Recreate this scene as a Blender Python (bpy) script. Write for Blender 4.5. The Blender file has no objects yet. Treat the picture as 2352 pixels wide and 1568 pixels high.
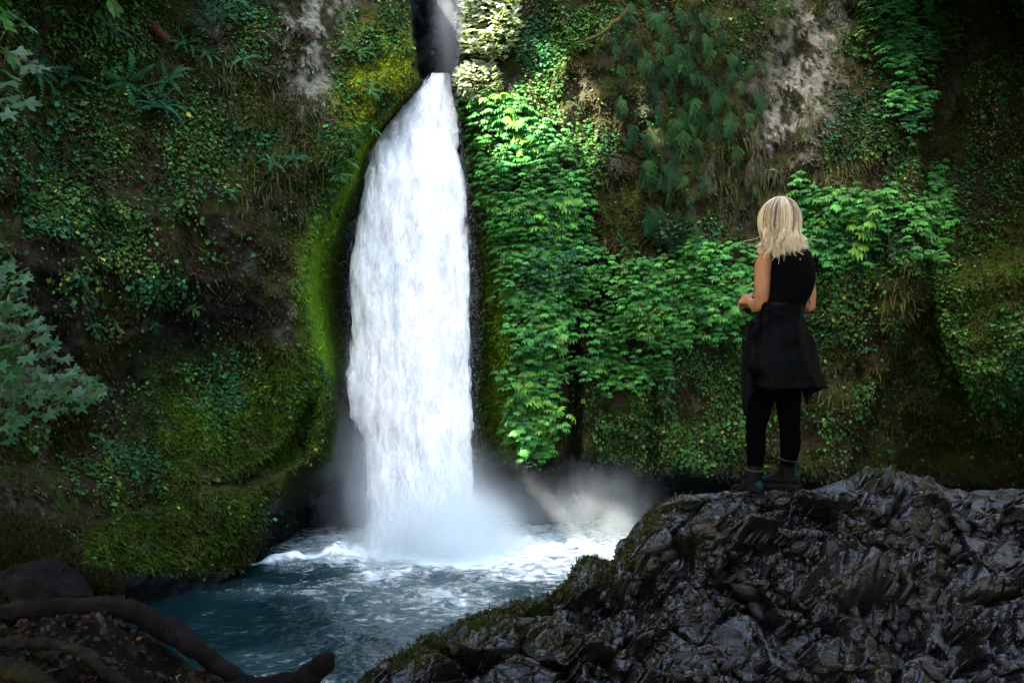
import bpy, math, random
import numpy as np
from mathutils import Vector, Matrix, Quaternion

# ------------------------------------------------------------------ camera, sky, sun, exposure
S = bpy.context.scene
COL = S.collection
H = 6.4                      # eye height above the pool
cam = bpy.data.cameras.new("camera")
cam.lens = 35.0
cam.sensor_width = 36.0
cam.clip_start = 0.05
cam.clip_end = 600.0
cam_o = bpy.data.objects.new("camera", cam)
COL.objects.link(cam_o)
cam_o.location = (0, 0, H)
cam_o.rotation_euler = (math.pi / 2, 0, 0)
S.camera = cam_o

SUN = Vector((-0.55, -0.36, 0.76)).normalized()       # towards the sun
world = bpy.data.worlds.new("World")
S.world = world
world.use_nodes = True
wn = world.node_tree.nodes
wn.clear()
w_out = wn.new("ShaderNodeOutputWorld")
w_bg = wn.new("ShaderNodeBackground")
w_sky = wn.new("ShaderNodeTexSky")
w_sky.sky_type = 'NISHITA'
w_sky.sun_disc = False
w_sky.sun_elevation = math.asin(SUN.z)
w_sky.sun_rotation = math.atan2(SUN.x, SUN.y)
w_sky.air_density = 1.0
w_sky.dust_density = 6.0
w_sky.ozone_density = 0.6
w_bg.inputs["Strength"].default_value = 0.15
world.node_tree.links.new(w_sky.outputs[0], w_bg.inputs[0])
world.node_tree.links.new(w_bg.outputs[0], w_out.inputs[0])

sun = bpy.data.lights.new("sun", 'SUN')
sun.energy = 5.0
sun.angle = math.radians(0.53)
sun.color = (1.0, 0.93, 0.82)
sun_o = bpy.data.objects.new("sun", sun)
COL.objects.link(sun_o)
sun_o.location = (-30, -10, 60)
sun_o.rotation_euler = SUN.to_track_quat('Z', 'Y').to_euler()

S.view_settings.view_transform = 'Standard'
S.view_settings.look = 'None'
S.view_settings.gamma = 1.0
S.view_settings.exposure = 3.7
S.view_settings.use_curve_mapping = False
S.render.engine = 'CYCLES'
S.cycles.use_denoising = True
S.cycles.max_bounces = 8
S.cycles.diffuse_bounces = 3
S.cycles.glossy_bounces = 3
S.cycles.transmission_bounces = 4
S.cycles.transparent_max_bounces = 24
S.cycles.volume_bounces = 4
S.cycles.volume_step_rate = 2.0
S.cycles.volume_max_steps = 96
S.cycles.sample_clamp_indirect = 4.0

rng = np.random.default_rng(7)
random.seed(7)

# ------------------------------------------------------------------ helpers
CU, CV, FP = 1176.0, 783.7, 2286.7


def at(U, V, Y):
    """survey point: bearing U, elevation mark V, distance Y ahead of the viewpoint"""
    U = np.asarray(U, float); V = np.asarray(V, float); Y = np.asarray(Y, float)
    return np.stack(np.broadcast_arrays((U - CU) / FP * Y, Y, H - (V - CV) / FP * Y), -1)


def sst(a, b, x):
    t = np.clip((x - a) / (b - a), 0, 1)
    return t * t * (3 - 2 * t)


_T = np.random.default_rng(3).random(65536)


def _h(i, j, k):
    n = (i * 73856093) ^ (j * 19349663) ^ (k * 83492791)
    return _T[n & 65535]


def vnoise(p):
    p = np.asarray(p, float)
    f = np.floor(p)
    i = f.astype(np.int64)
    t = p - f
    t = t * t * (3 - 2 * t)
    x, y, z = i[..., 0], i[..., 1], i[..., 2]
    tx, ty, tz = t[..., 0], t[..., 1], t[..., 2]

    def L(a, b, w): return a + (b - a) * w
    c00 = L(_h(x, y, z), _h(x + 1, y, z), tx)
    c10 = L(_h(x, y + 1, z), _h(x + 1, y + 1, z), tx)
    c01 = L(_h(x, y, z + 1), _h(x + 1, y, z + 1), tx)
    c11 = L(_h(x, y + 1, z + 1), _h(x + 1, y + 1, z + 1), tx)
    return L(L(c00, c10, ty), L(c01, c11, ty), tz) * 2 - 1


def fbm(p, oct=4, gain=0.5):
    p = np.asarray(p, float)
    a, s, tot = 1.0, 0.0, 0.0
    for o in range(oct):
        s = s + a * vnoise(p * (2.03 ** o) + 17.3 * o)
        tot += a
        a *= gain
    return s / tot * 1.6


def ridged(p, oct=4):
    p = np.asarray(p, float)
    a, s, tot = 1.0, 0.0, 0.0
    for o in range(oct):
        s = s + a * (1 - np.abs(vnoise(p * (2.1 ** o) + 9.1 * o)) * 2)
        tot += a
        a *= 0.5
    return s / tot


def worley(p):
    p = np.asarray(p, float)
    f = np.floor(p).astype(np.int64)
    d1 = np.full(p.shape[:-1], 9.0)
    d2 = np.full(p.shape[:-1], 9.0)
    cid = np.zeros(p.shape[:-1])
    for dx in (-1, 0, 1):
        for dy in (-1, 0, 1):
            for dz in (-1, 0, 1):
                c = f + np.array([dx, dy, dz])
                h = [_h(c[..., 0] + q * 131, c[..., 1] - q * 57, c[..., 2] + q * 29) for q in (1, 2, 3)]
                q = c + np.stack(h, -1)
                d = np.sqrt(((q - p) ** 2).sum(-1))
                near = d < d1
                d2 = np.where(near, d1, np.minimum(d2, d))
                cid = np.where(near, h[0], cid)
                d1 = np.where(near, d, d1)
    return d1, d2, cid


def worley_full(p):
    p = np.asarray(p, float)
    f = np.floor(p).astype(np.int64)
    d1 = np.full(p.shape[:-1], 9.0); d2 = d1.copy()
    off = np.zeros(p.shape); ids = np.zeros(p.shape)
    for dx in (-1, 0, 1):
        for dy in (-1, 0, 1):
            for dz in (-1, 0, 1):
                c = f + np.array([dx, dy, dz])
                h = np.stack([_h(c[..., 0] + q * 131, c[..., 1] - q * 57, c[..., 2] + q * 29) for q in (1, 2, 3)], -1)
                v = p - (c + h)
                d = np.sqrt((v ** 2).sum(-1))
                near = d < d1
                d2 = np.where(near, d1, np.minimum(d2, d))
                off = np.where(near[..., None], v, off); ids = np.where(near[..., None], h, ids)
                d1 = np.where(near, d, d1)
    return d1, d2, off, ids


def poly_sd(U, V, poly):
    """distance inside (+) or outside (-) of a polygon"""
    U = np.asarray(U, float); V = np.asarray(V, float)
    d = np.full(U.shape, 1e18)
    ins = np.zeros(U.shape, bool)
    n = len(poly)
    for i in range(n):
        ax, ay = poly[i]
        bx, by = poly[(i + 1) % n]
        ex, ey = bx - ax, by - ay
        wx, wy = U - ax, V - ay
        t = np.clip((wx * ex + wy * ey) / (ex * ex + ey * ey + 1e-9), 0, 1)
        d = np.minimum(d, (wx - ex * t) ** 2 + (wy - ey * t) ** 2)
        c = (ay > V) != (by > V)
        with np.errstate(divide='ignore', invalid='ignore'):
            xi = (bx - ax) * (V - ay) / (by - ay + 1e-12) + ax
        ins ^= c & (U < xi)
    d = np.sqrt(d)
    return np.where(ins, d, -d)


def pm(U, V, poly, soft=30):
    return sst(-soft, soft, poly_sd(U, V, poly))


def mesh_np(name, verts, faces, col=None, smooth=False, extra=None):
    """faces: int array (n,k) of equal sided polygons, or list of such arrays"""
    if not isinstance(faces, (list, tuple)):
        faces = [faces]
    me = bpy.data.meshes.new(name)
    verts = np.ascontiguousarray(verts, dtype=np.float32)
    me.vertices.add(len(verts))
    me.vertices.foreach_set("co", verts.ravel())
    loops = np.concatenate([np.asarray(f, np.int32).ravel() for f in faces])
    tot = np.concatenate([np.full(len(f), np.asarray(f).shape[1], np.int32) for f in faces])
    me.loops.add(len(loops))
    me.loops.foreach_set("vertex_index", loops)
    me.polygons.add(len(tot))
    st = np.zeros(len(tot), np.int32)
    st[1:] = np.cumsum(tot)[:-1]
    me.polygons.foreach_set("loop_start", st)
    me.polygons.foreach_set("loop_total", tot)
    if smooth:
        me.polygons.foreach_set("use_smooth", np.ones(len(tot), bool))
    if col is not None:
        a = me.color_attributes.new("Col", 'FLOAT_COLOR', 'POINT')
        c = np.ones((len(verts), 4), np.float32)
        c[:, :3] = col
        a.data.foreach_set("color", c.ravel())
    for k, v in (extra or {}).items():
        a = me.attributes.new(k, 'FLOAT', 'POINT')
        a.data.foreach_set("value", np.ascontiguousarray(v, np.float32))
    me.update(calc_edges=True)
    return me


def link(name, me, mat=None, parent=None, loc=None):
    o = bpy.data.objects.new(name, me)
    COL.objects.link(o)
    if mat is not None and me is not None and len(me.materials) == 0:
        me.materials.append(mat)
    if parent is not None:
        o.parent = parent
    if loc is not None:
        o.location = loc
    return o


def tag(o, label=None, cat=None, group=None, kind=None):
    if label: o["label"] = label
    if cat: o["category"] = cat
    if group: o["group"] = group
    if kind: o["kind"] = kind
    return o


def empty(name, loc=(0, 0, 0), rz=0.0):
    o = bpy.data.objects.new(name, None)
    COL.objects.link(o)
    o.location = loc
    o.rotation_euler = (0, 0, rz)
    o.empty_display_size = 0.1
    return o


def grid_faces(nr, nc):
    i = np.arange(nr - 1)[:, None] * nc + np.arange(nc - 1)[None, :]
    return np.stack([i, i + 1, i + nc + 1, i + nc], -1).reshape(-1, 4)


def norm(v):
    return v / (np.linalg.norm(v, axis=-1, keepdims=True) + 1e-9)


def instance(tv, tf, pos, rot, scl, tcol, icol):
    """many copies of a template joined: tv (n,3), tf (m,k), pos (N,3), rot (N,3,3), scl (N,)"""
    n, N = len(tv), len(pos)
    v = np.einsum('nij,vj->nvi', rot, tv) * np.asarray(scl).reshape(N, 1, -1) + pos[:, None, :]
    f = (tf[None] + (np.arange(N) * n)[:, None, None]).reshape(-1, tf.shape[1])
    c = (icol[:, None, :] * tcol[None, :, None]).reshape(-1, 3)
    return v.reshape(-1, 3), f, c


def frames(z, x):
    """rotation matrices whose columns are x', y', z'; z kept, x made orthogonal"""
    z = norm(z)
    y = norm(np.cross(z, x))
    x = np.cross(y, z)
    return np.stack([x, y, z], -1)


def tube(pts, rad, seg=8, cap=True, up=(0.13, 0.2, 1.0)):
    pts = np.asarray(pts, float)
    rad = np.broadcast_to(np.asarray(rad, float), (len(pts),))
    t = norm(np.gradient(pts, axis=0))
    up = np.asarray(up, float)
    a = norm(np.cross(t, up)); b = np.cross(t, a)
    th = np.linspace(0, 2 * np.pi, seg, endpoint=False)
    v = pts[:, None] + rad[:, None, None] * (np.cos(th)[None, :, None] * a[:, None] + np.sin(th)[None, :, None] * b[:, None])
    n = len(pts)
    i = np.arange(n - 1)[:, None] * seg + np.arange(seg)[None]
    j = np.arange(n - 1)[:, None] * seg + (np.arange(seg)[None] + 1) % seg
    f = np.stack([i, j, j + seg, i + seg], -1).reshape(-1, 4)
    v = v.reshape(-1, 3)
    fs = [f]
    if cap:
        v = np.concatenate([v, pts[:1], pts[-1:]])
        c0, c1 = n * seg, n * seg + 1
        k = np.arange(seg); k2 = (k + 1) % seg
        fs.append(np.concatenate([np.stack([k2, k, np.full(seg, c0)], -1),
                                  np.stack([k + (n - 1) * seg, k2 + (n - 1) * seg, np.full(seg, c1)], -1)]))
    return v, fs


def resample(pts, n):
    pts = np.asarray(pts, float)
    t = np.linspace(0, len(pts) - 1, n)
    i = np.clip(np.floor(t).astype(int), 0, len(pts) - 2)
    w = (t - i)[:, None]
    p = np.concatenate([2 * pts[:1] - pts[1:2], pts, 2 * pts[-1:] - pts[-2:-1]])
    a, b, c, d = p[i], p[i + 1], p[i + 2], p[i + 3]
    return 0.5 * (2 * b + (c - a) * w + (2 * a - 5 * b + 4 * c - d) * w ** 2 + (3 * b - a - 3 * c + d) * w ** 3)


class MB:
    """collects polygons of any kind into one mesh"""
    def __init__(s): s.v = []; s.q = []; s.t = []; s.n = 0; s.c = []
    def add(s, v, fs, col=(1, 1, 1)):
        v = np.asarray(v, float)
        if not isinstance(fs, (list, tuple)): fs = [fs]
        for f in fs:
            f = np.asarray(f, int)
            (s.q if f.shape[1] == 4 else s.t).append(f + s.n)
        s.v.append(v); s.n += len(v)
        s.c.append(np.broadcast_to(np.asarray(col, float), (len(v), 3)))
        return s
    def mesh(s, name, smooth=False):
        fs = []
        if s.q: fs.append(np.concatenate(s.q))
        if s.t: fs.append(np.concatenate(s.t))
        return mesh_np(name, np.concatenate(s.v), fs, col=np.concatenate(s.c), smooth=smooth)


# ------------------------------------------------------------------ materials
def nmat(name):
    m = bpy.data.materials.new(name)
    m.use_nodes = True
    nt = m.node_tree
    nt.nodes.clear()
    return m, nt.nodes, nt.links.new


def N(nodes, typ, **kw):
    n = nodes.new(typ)
    for k, v in kw.items():
        setattr(n, k, v)
    return n


def leaf_mat(name, rough=0.45, trans=0.35, spec=0.4, vary=0.35, scale=3.0):
    m, n, l = nmat(name)
    out = N(n, "ShaderNodeOutputMaterial")
    at_ = N(n, "ShaderNodeAttribute", attribute_name="Col")
    oi = N(n, "ShaderNodeObjectInfo")
    no = N(n, "ShaderNodeTexNoise"); no.inputs["Scale"].default_value = scale
    geo = N(n, "ShaderNodeNewGeometry")
    l(geo.outputs["Position"], no.inputs["Vector"])
    mr = N(n, "ShaderNodeMapRange")
    mr.inputs[1].default_value = 0.3; mr.inputs[2].default_value = 0.7
    mr.inputs[3].default_value = 1 - vary; mr.inputs[4].default_value = 1 + vary
    l(no.outputs[0], mr.inputs[0])
    r2 = N(n, "ShaderNodeMapRange")
    r2.inputs[3].default_value = 0.8; r2.inputs[4].default_value = 1.25
    l(oi.outputs["Random"], r2.inputs[0])
    mu = N(n, "ShaderNodeMath", operation='MULTIPLY')
    l(mr.outputs[0], mu.inputs[0]); l(r2.outputs[0], mu.inputs[1])
    sc = N(n, "ShaderNodeVectorMath", operation='SCALE')
    l(at_.outputs["Color"], sc.inputs[0]); l(mu.outputs[0], sc.inputs["Scale"])
    p = N(n, "ShaderNodeBsdfPrincipled")
    p.inputs["Roughness"].default_value = rough
    p.inputs["Specular IOR Level"].default_value = spec
    l(sc.outputs[0], p.inputs["Base Color"])
    tr = N(n, "ShaderNodeBsdfTranslucent")
    tint = N(n, "ShaderNodeVectorMath", operation='MULTIPLY')
    tint.inputs[1].default_value = (1.25, 1.5, 0.45)
    l(sc.outputs[0], tint.inputs[0]); l(tint.outputs[0], tr.inputs[0])
    mx = N(n, "ShaderNodeMixShader"); mx.inputs[0].default_value = trans
    l(p.outputs[0], mx.inputs[1]); l(tr.outputs[0], mx.inputs[2])
    l(mx.outputs[0], out.inputs[0])
    return m


def rough_mat(name, rough=0.75, spec=0.3, fine=14.0, bump=0.6, dist=0.05, vary=0.45, col=None, rvar=0.0, fine2=60.0):
    """surface coloured by its own Col attribute (or one colour) with grain and relief"""
    m, n, l = nmat(name)
    out = N(n, "ShaderNodeOutputMaterial")
    p = N(n, "ShaderNodeBsdfPrincipled")
    tc = N(n, "ShaderNodeTexCoord")
    n1 = N(n, "ShaderNodeTexNoise"); n1.inputs["Scale"].default_value = fine; n1.inputs["Detail"].default_value = 6
    n1.inputs["Roughness"].default_value = 0.65
    n2 = N(n, "ShaderNodeTexNoise"); n2.inputs["Scale"].default_value = fine2; n2.inputs["Detail"].default_value = 3
    l(tc.outputs["Object"], n1.inputs["Vector"]); l(tc.outputs["Object"], n2.inputs["Vector"])
    mr = N(n, "ShaderNodeMapRange")
    mr.inputs[1].default_value = 0.3; mr.inputs[2].default_value = 0.7
    mr.inputs[3].default_value = 1 - vary; mr.inputs[4].default_value = 1 + vary
    l(n1.outputs[0], mr.inputs[0])
    sc = N(n, "ShaderNodeVectorMath", operation='SCALE')
    if col is None:
        a = N(n, "ShaderNodeAttribute", attribute_name="Col")
        l(a.outputs["Color"], sc.inputs[0])
    else:
        sc.inputs[0].default_value = col
    l(mr.outputs[0], sc.inputs["Scale"])
    l(sc.outputs[0], p.inputs["Base Color"])
    p.inputs["Specular IOR Level"].default_value = spec
    p.inputs["Roughness"].default_value = rough
    if rvar:
        r = N(n, "ShaderNodeMapRange")
        r.inputs[1].default_value = 0.35; r.inputs[2].default_value = 0.65
        r.inputs[3].default_value = max(0.05, rough - rvar); r.inputs[4].default_value = min(1, rough + rvar)
        l(n2.outputs[0], r.inputs[0]); l(r.outputs[0], p.inputs["Roughness"])
    ad = N(n, "ShaderNodeMath", operation='ADD')
    sm = N(n, "ShaderNodeMath", operation='MULTIPLY'); sm.inputs[1].default_value = 0.35
    l(n2.outputs[0], sm.inputs[0]); l(n1.outputs[0], ad.inputs[0]); l(sm.outputs[0], ad.inputs[1])
    b = N(n, "ShaderNodeBump"); b.inputs["Strength"].default_value = bump; b.inputs["Distance"].default_value = dist
    l(ad.outputs[0], b.inputs["Height"]); l(b.outputs[0], p.inputs["Normal"])
    l(p.outputs[0], out.inputs[0])
    return m


M_CLIFF = rough_mat("mossy_cliff", rough=0.95, spec=0.04, fine=5.0, bump=0.9, dist=0.12, vary=0.55, fine2=22.0)
M_WALL = rough_mat("unseen_gorge_wall", rough=0.9, spec=0.2, fine=0.6, bump=0.5, dist=0.4, vary=0.4, col=(0.045, 0.05, 0.03), fine2=3.0)
M_LEAF = leaf_mat("small_leaves", rough=0.6, trans=0.25, spec=0.06, vary=0.4, scale=0.9)
M_FERN = leaf_mat("fern_leaves", rough=0.6, trans=0.3, spec=0.08, vary=0.3, scale=1.2)
M_CEDAR = leaf_mat("cedar_sprays", rough=0.7, trans=0.15, spec=0.05, vary=0.3, scale=1.0)
M_MAPLE = leaf_mat("maple_leaves", rough=0.45, trans=0.3, spec=0.15, vary=0.15, scale=20.0)
M_STEM = rough_mat("bark", rough=0.9, spec=0.08, fine=22.0, bump=1.0, dist=0.03, vary=0.7, fine2=90.0)
M_ROCK = rough_mat("wet_conglomerate", rough=0.24, spec=0.20, fine=9.0, bump=0.35, dist=0.03, vary=0.6, rvar=0.09, fine2=70.0)
M_SOIL = rough_mat("forest_soil", rough=0.9, spec=0.06, fine=16.0, bump=1.0, dist=0.03, vary=0.6, fine2=70.0)

# ------------------------------------------------------------------ gorge cliff
RECESS = [(950, 150), (962, 186), (890, 255), (815, 335), (785, 405), (745, 485), (715, 565), (698, 650), (712, 760), (735, 860),
          (752, 960), (735, 1040), (660, 1090), (640, 1180), (560, 1290), (500, 1340), (500, 1500), (1230, 1500),
          (1220, 1200), (1170, 1100), (1165, 950), (1165, 700), (1150, 500), (1122, 350), (1082, 250), (1050, 186), (1052, 150)]
CHASM = [(938, -700), (940, 0), (948, 100), (962, 186), (1044, 186), (1062, 120), (1078, 0), (1090, -700)]
RIGHTREC = [(2112, -600), (2112, 700), (2060, 800), (1975, 965), (1940, 1110), (1940, 1500), (3200, 1500), (3200, -600)]
BLOCK = [(2150, 640), (2352, 560), (2700, 500), (2700, 1010), (2352, 960), (2200, 920), (2140, 760)]
MOUND = [(150, 1300), (180, 1230), (280, 1165), (400, 1120), (490, 1112), (620, 1120), (600, 1240), (480, 1330), (300, 1400), (150, 1400)]
LEDGE = [(290, 1085), (470, 1105), (570, 1085), (660, 1010), (720, 870), (735, 900), (700, 1060), (560, 1125), (460, 1122), (300, 1112)]


def depth(U, V):
    D = np.interp(U, [-1300, -700, 0, 280, 600, 800, 960, 1100, 1400, 1800, 2100, 2352, 2800, 3300],
                  [9, 14.5, 22, 25, 28, 29.4, 30.4, 31.4, 31, 30.2, 29.4, 28.6, 24, 17])
    D = D + np.clip(500 - V, -100, 1200) * 0.0016 * sst(1200, 1000, V)
    left = U < 900
    # foot of the left wall swings out towards the shore
    D = D - 1.2 * sst(1050, 1350, V) * sst(700, 200, U)
    r = sst(-8, np.where(U < 950, 85, 70) * np.interp(V, [160, 240, 420], [0.15, 0.35, 1.0]), poly_sd(U, V, RECESS))
    D = D * (1 - r) + 34.4 * r
    vb = np.interp(U, [1110, 1220, 1290, 1310, 1340, 1500, 1700, 2352], [1040, 1080, 1060, 1000, 1040, 1100, 1115, 1120])
    D = D + 3.4 * sst(-20, 70, V - vb) * sst(1080, 1130, U)
    D = D + 1.6 * np.exp(-((U - 1316) / 17.0) ** 2) * sst(640, 740, V) * sst(1180, 1080, V)
    D = D + 0.7 * np.exp(-((U - 1500) / 14.0) ** 2) * sst(820, 900, V)
    D = D + 1.7 * sst(-4, 26, poly_sd(U, V, RIGHTREC))
    D = D - 1.6 * sst(-30, 60, poly_sd(U, V, BLOCK))
    D = D + 2.2 * sst(0, 120, poly_sd(U, V, [(2060, 900), (2200, 940), (2500, 990), (2900, 1050), (2900, 1300), (1960, 1300)]))
    D = D - 0.7 * sst(-10, 70, poly_sd(U, V, MOUND))
    D = D + 0.55 * sst(-6, 14, poly_sd(U, V, LEDGE))
    # lower wall leans back; unseen ledges added above the frame to cast shade
    D = D + 2.0 * sst(640, 1060, V) * sst(1290, 1400, U) + 1.0 * sst(560, 1000, V) * sst(680, 500, U) * sst(1130, 1060, V)
    D = D - 6.0 * sst(0, -120, V) * sst(1800, 2250, U) - 2.5 * sst(0, -120, V) * sst(620, 250, U)
    c = sst(-2, 9, poly_sd(U, V, CHASM))
    inner = 40 + 7 * sst(950, 1020, U) + 1.4 * np.sin(U * 0.11) + 1.2 * np.sin(V * 0.045 + U * 0.05) + 2.2 * fbm(np.stack([U * 0.06, V * 0.035, 0 * U + 3], -1), 4)
    D = D * (1 - c) + inner * c
    return D


def grid_axis(lo, a, b, hi, fine, coarse):
    return np.concatenate([np.arange(lo, a, coarse), np.arange(a, b, fine), np.arange(b, hi + 1, coarse)])


gu = grid_axis(-1300, -150, 2500, 3300, 6.0, 25.0)
gv = grid_axis(-150, -120, 1420, 1500, 6.0, 20.0)
GU, GV = np.meshgrid(gu, gv)
GD0 = depth(GU, GV)
P0 = at(GU, GV, GD0)
disp = 0.75 * fbm(P0 * 0.33, 3) - 0.35 * ridged(P0 * np.array([0.9, 0.9, 0.55]), 4) + 0.13 * fbm(P0 * 3.1 + 5, 3) \
    - 0.10 * np.abs(fbm(P0 * np.array([1.8, 1.8, 0.5]) + 31, 3))
calm = 1 - 0.75 * sst(0, 60, poly_sd(GU, GV, RECESS))
GD = GD0 + disp * calm
P = at(GU, GV, GD)
du = np.gradient(P, axis=1); dv = np.gradient(P, axis=0)
GN = norm(np.cross(du, -dv))
GN = np.where((GN[..., 1:2] > 0), -GN, GN)


def bil(A, U, V):
    iu = np.clip(np.searchsorted(gu, U) - 1, 0, len(gu) - 2)
    iv = np.clip(np.searchsorted(gv, V) - 1, 0, len(gv) - 2)
    fu = ((U - gu[iu]) / (gu[iu + 1] - gu[iu]))
    fv = ((V - gv[iv]) / (gv[iv + 1] - gv[iv]))
    if A.ndim == 3:
        fu = fu[:, None]; fv = fv[:, None]
    return (A[iv, iu] * (1 - fu) + A[iv, iu + 1] * fu) * (1 - fv) + (A[iv + 1, iu] * (1 - fu) + A[iv + 1, iu + 1] * fu) * fv


PALE1 = [(630, -60), (800, -60), (805, 130), (770, 270), (690, 285), (650, 180)]
PALE2 = [(1820, 0), (1965, 0), (1945, 200), (1885, 300), (1810, 420), (1690, 500), (1615, 420), (1700, 330), (1770, 200)]
BROWN = [(40, 520), (400, 470), (690, 450), (700, 600), (690, 830), (520, 980), (250, 1090), (60, 900)]
STRIP = [(822, 330), (868, 330), (805, 470), (770, 560), (755, 700), (775, 850), (740, 880), (708, 760), (694, 650), (712, 560), (755, 470)]
YMOSS = [(810, 60), (950, 60), (960, 190), (890, 255), (820, 330), (760, 330), (770, 200)]
LMOSS = [(350, 830), (700, 800), (750, 860), (755, 1040), (560, 1095), (340, 1080)]
RSTRIP = [(1060, 260), (1120, 330), (1160, 480), (1185, 700), (1190, 1050), (1105, 1060), (1100, 700), (1085, 450)]
BMOSS = [(2130, 560), (2500, 480), (2500, 960), (2300, 960), (2130, 880)]
RUST = [(1640, 470), (1660, 330), (1740, 330), (1700, 470)]


def cliff_colour(U, V, P):
    n1 = fbm(P * 0.55 + 3, 4); n2 = fbm(P * 1.9 + 11, 4); n3 = fbm(P * np.array([2.2, 2.2, 0.7]) + 40, 4); n4 = fbm(P * np.array([7.0, 7.0, 4.0]) + 70, 3)
    def c(r, g, b): return np.array([r, g, b])
    olive = c(0.060, 0.068, 0.018); dmoss = c(0.030, 0.055, 0.014); brown = c(0.055, 0.040, 0.026)
    dark = c(0.026, 0.024, 0.022); pale = c(0.46, 0.43, 0.38); ymoss = c(0.34, 0.40, 0.03)
    gmoss = c(0.32, 0.62, 0.03); wet = c(0.014, 0.017, 0.021); grey = c(0.13, 0.12, 0.105)

    def mix(a, b, w): return a + (b - a) * np.clip(w, 0, 1)[..., None]
    col = np.broadcast_to(olive, U.shape + (3,)).copy()
    col = mix(col, dmoss, sst(-0.2, 0.5, n1))
    col = mix(col, brown, sst(-0.35, 0.35, n2) * 0.9)
    col = mix(col, brown, pm(U, V, BROWN, 90) * sst(-0.7, 0.2, n2))
    col = mix(col, dark, pm(U, V, BROWN, 80) * sst(0.0, 0.6, n1 + 0.3 * n2))
    col = mix(col, grey, sst(0.45, 0.9, n3) * 0.7)
    w = sst(-40, 60, poly_sd(U, V, PALE1)) + sst(-50, 70, poly_sd(U, V, PALE2))
    col = mix(col, pale * 0.75, w * sst(-0.20, 0.05, n3 + 0.9 * n4))
    col = mix(col, brown, w * sst(0.15, 0.35, -n2 + 0.3 * n4) * 0.9)
    col = mix(col, ymoss, pm(U, V, YMOSS, 60) * sst(-0.5, 0.4, n2))
    col = mix(col, olive * 1.4, pm(U, V, [(420, 150), (560, 60), (660, 250), (760, 330), (700, 480), (480, 420)], 80) * sst(-0.2, 0.4, n1))
    col = mix(col, gmoss, pm(U, V, STRIP, 46) * (0.8 + 0.25 * n2))
    col = mix(col, c(0.055, 0.11, 0.010), pm(U, V, LMOSS, 60) * sst(-0.6, 0.3, n2 + 0.2))
    col = mix(col, c(0.032, 0.058, 0.006), pm(U, V, MOUND, 40) * sst(-0.6, 0.3, n2))
    col = mix(col, c(0.13, 0.24, 0.018), pm(U, V, RSTRIP, 26))
    col = mix(col, c(0.045, 0.09, 0.014), pm(U, V, BMOSS, 50) * sst(-0.5, 0.3, n2))
    # rock kept wet and bare by the spray
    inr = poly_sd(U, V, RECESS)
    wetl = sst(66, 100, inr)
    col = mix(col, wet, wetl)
    vb = np.interp(U, [1110, 1220, 1500, 2352], [1030, 1060, 1070, 1100])
    col = mix(col, wet * 1.2, sst(-40, 40, V - vb) * sst(1090, 1130, U))
    col = mix(col, wet * 1.4, sst(1120, 1180, V) * sst(560, 640, U) * sst(1200, 1100, U))
    col = mix(col, wet * 1.6, sst(1290, 1340, V))
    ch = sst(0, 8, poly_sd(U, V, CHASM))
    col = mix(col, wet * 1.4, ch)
    col = mix(col, c(0.05, 0.052, 0.02), ch * sst(965, 1000, U) * sst(-0.2, 0.2, n2 + 0.7 * n4))  # slot's right side painted a paler moss tone, as if lit
    return np.clip(col * np.array([0.40, 0.42, 0.38]), 0.002, 1)


targets = [(at(1380, 1250, 30.6), 0.7), (at(1430, 1245, 31.0), 0.7), (at(1345, 1236, 31.4), 0.5), (at(1445, 1275, 29.8), 0.5),
           (at(1105, 50, 30.0), 1.15), (at(1145, 0, 30.0), 1.15), (at(1075, 120, 30.2), 0.75), (at(1092, 195, 30.2), 0.85), (at(1130, 170, 30.0), 0.55),
           (at(1452, 205, 30.2), 0.22), (at(1478, 245, 30.2), 0.2),
           (at(1050, 30, 40), 1.0), (at(1035, 110, 40), 0.7)]
cliff_faces = grid_faces(len(gv), len(gu))
_c = P.reshape(-1, 3)[cliff_faces].mean(1)
_rim = GV.reshape(-1)[cliff_faces].max(1) < -30
for _p, _r in targets:  # openings cut in the unseen rim so sun reaches its marks
    _d = _c - _p
    _al = _d @ np.array(SUN)
    _rim &= ~((np.linalg.norm(_d - _al[:, None] * np.array(SUN), axis=1) < _r) & (_al > 1))
cliff_faces = cliff_faces[_rim | (GV.reshape(-1)[cliff_faces].max(1) >= -30)]
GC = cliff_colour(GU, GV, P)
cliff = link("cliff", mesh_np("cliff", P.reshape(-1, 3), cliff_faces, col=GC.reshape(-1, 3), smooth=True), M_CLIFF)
tag(cliff, "mossy basalt gorge cliff rising on both sides of the waterfall", "cliff", kind="structure")

# unseen left wall added to shade the gorge, holed along chosen sun rays
SV = np.array(SUN)


def wall_strip(path, z0, z1, step, holes):
    pl = resample(path, int(len(path) * 30 / step))
    zz = np.arange(z0, z1 + step, step)
    g = np.concatenate([np.repeat(pl[None, :, :2], len(zz), 0), np.repeat(zz[:, None, None], len(pl), 1)], -1)
    g = g + np.stack([fbm(g * 0.12 + 3, 3) * 1.4, fbm(g * 0.12 + 30, 3) * 1.0, 0 * g[..., 0]], -1)
    top = z1 - 8 * (0.5 + 0.5 * fbm(g[-1] * 0.2, 2))
    g[..., 2] = np.minimum(g[..., 2], top[None, :] + 0.02 * g[..., 2])
    f = grid_faces(len(zz), len(pl))
    v = g.reshape(-1, 3)
    c = v[f].mean(1)
    keep = np.ones(len(f), bool)
    for Pt, r in holes:
        d = c - Pt
        along = d @ SV
        dist = np.linalg.norm(d - along[:, None] * SV, axis=1)
        keep &= ~((dist < r) & (along > 0))
    return v, f[keep]


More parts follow.
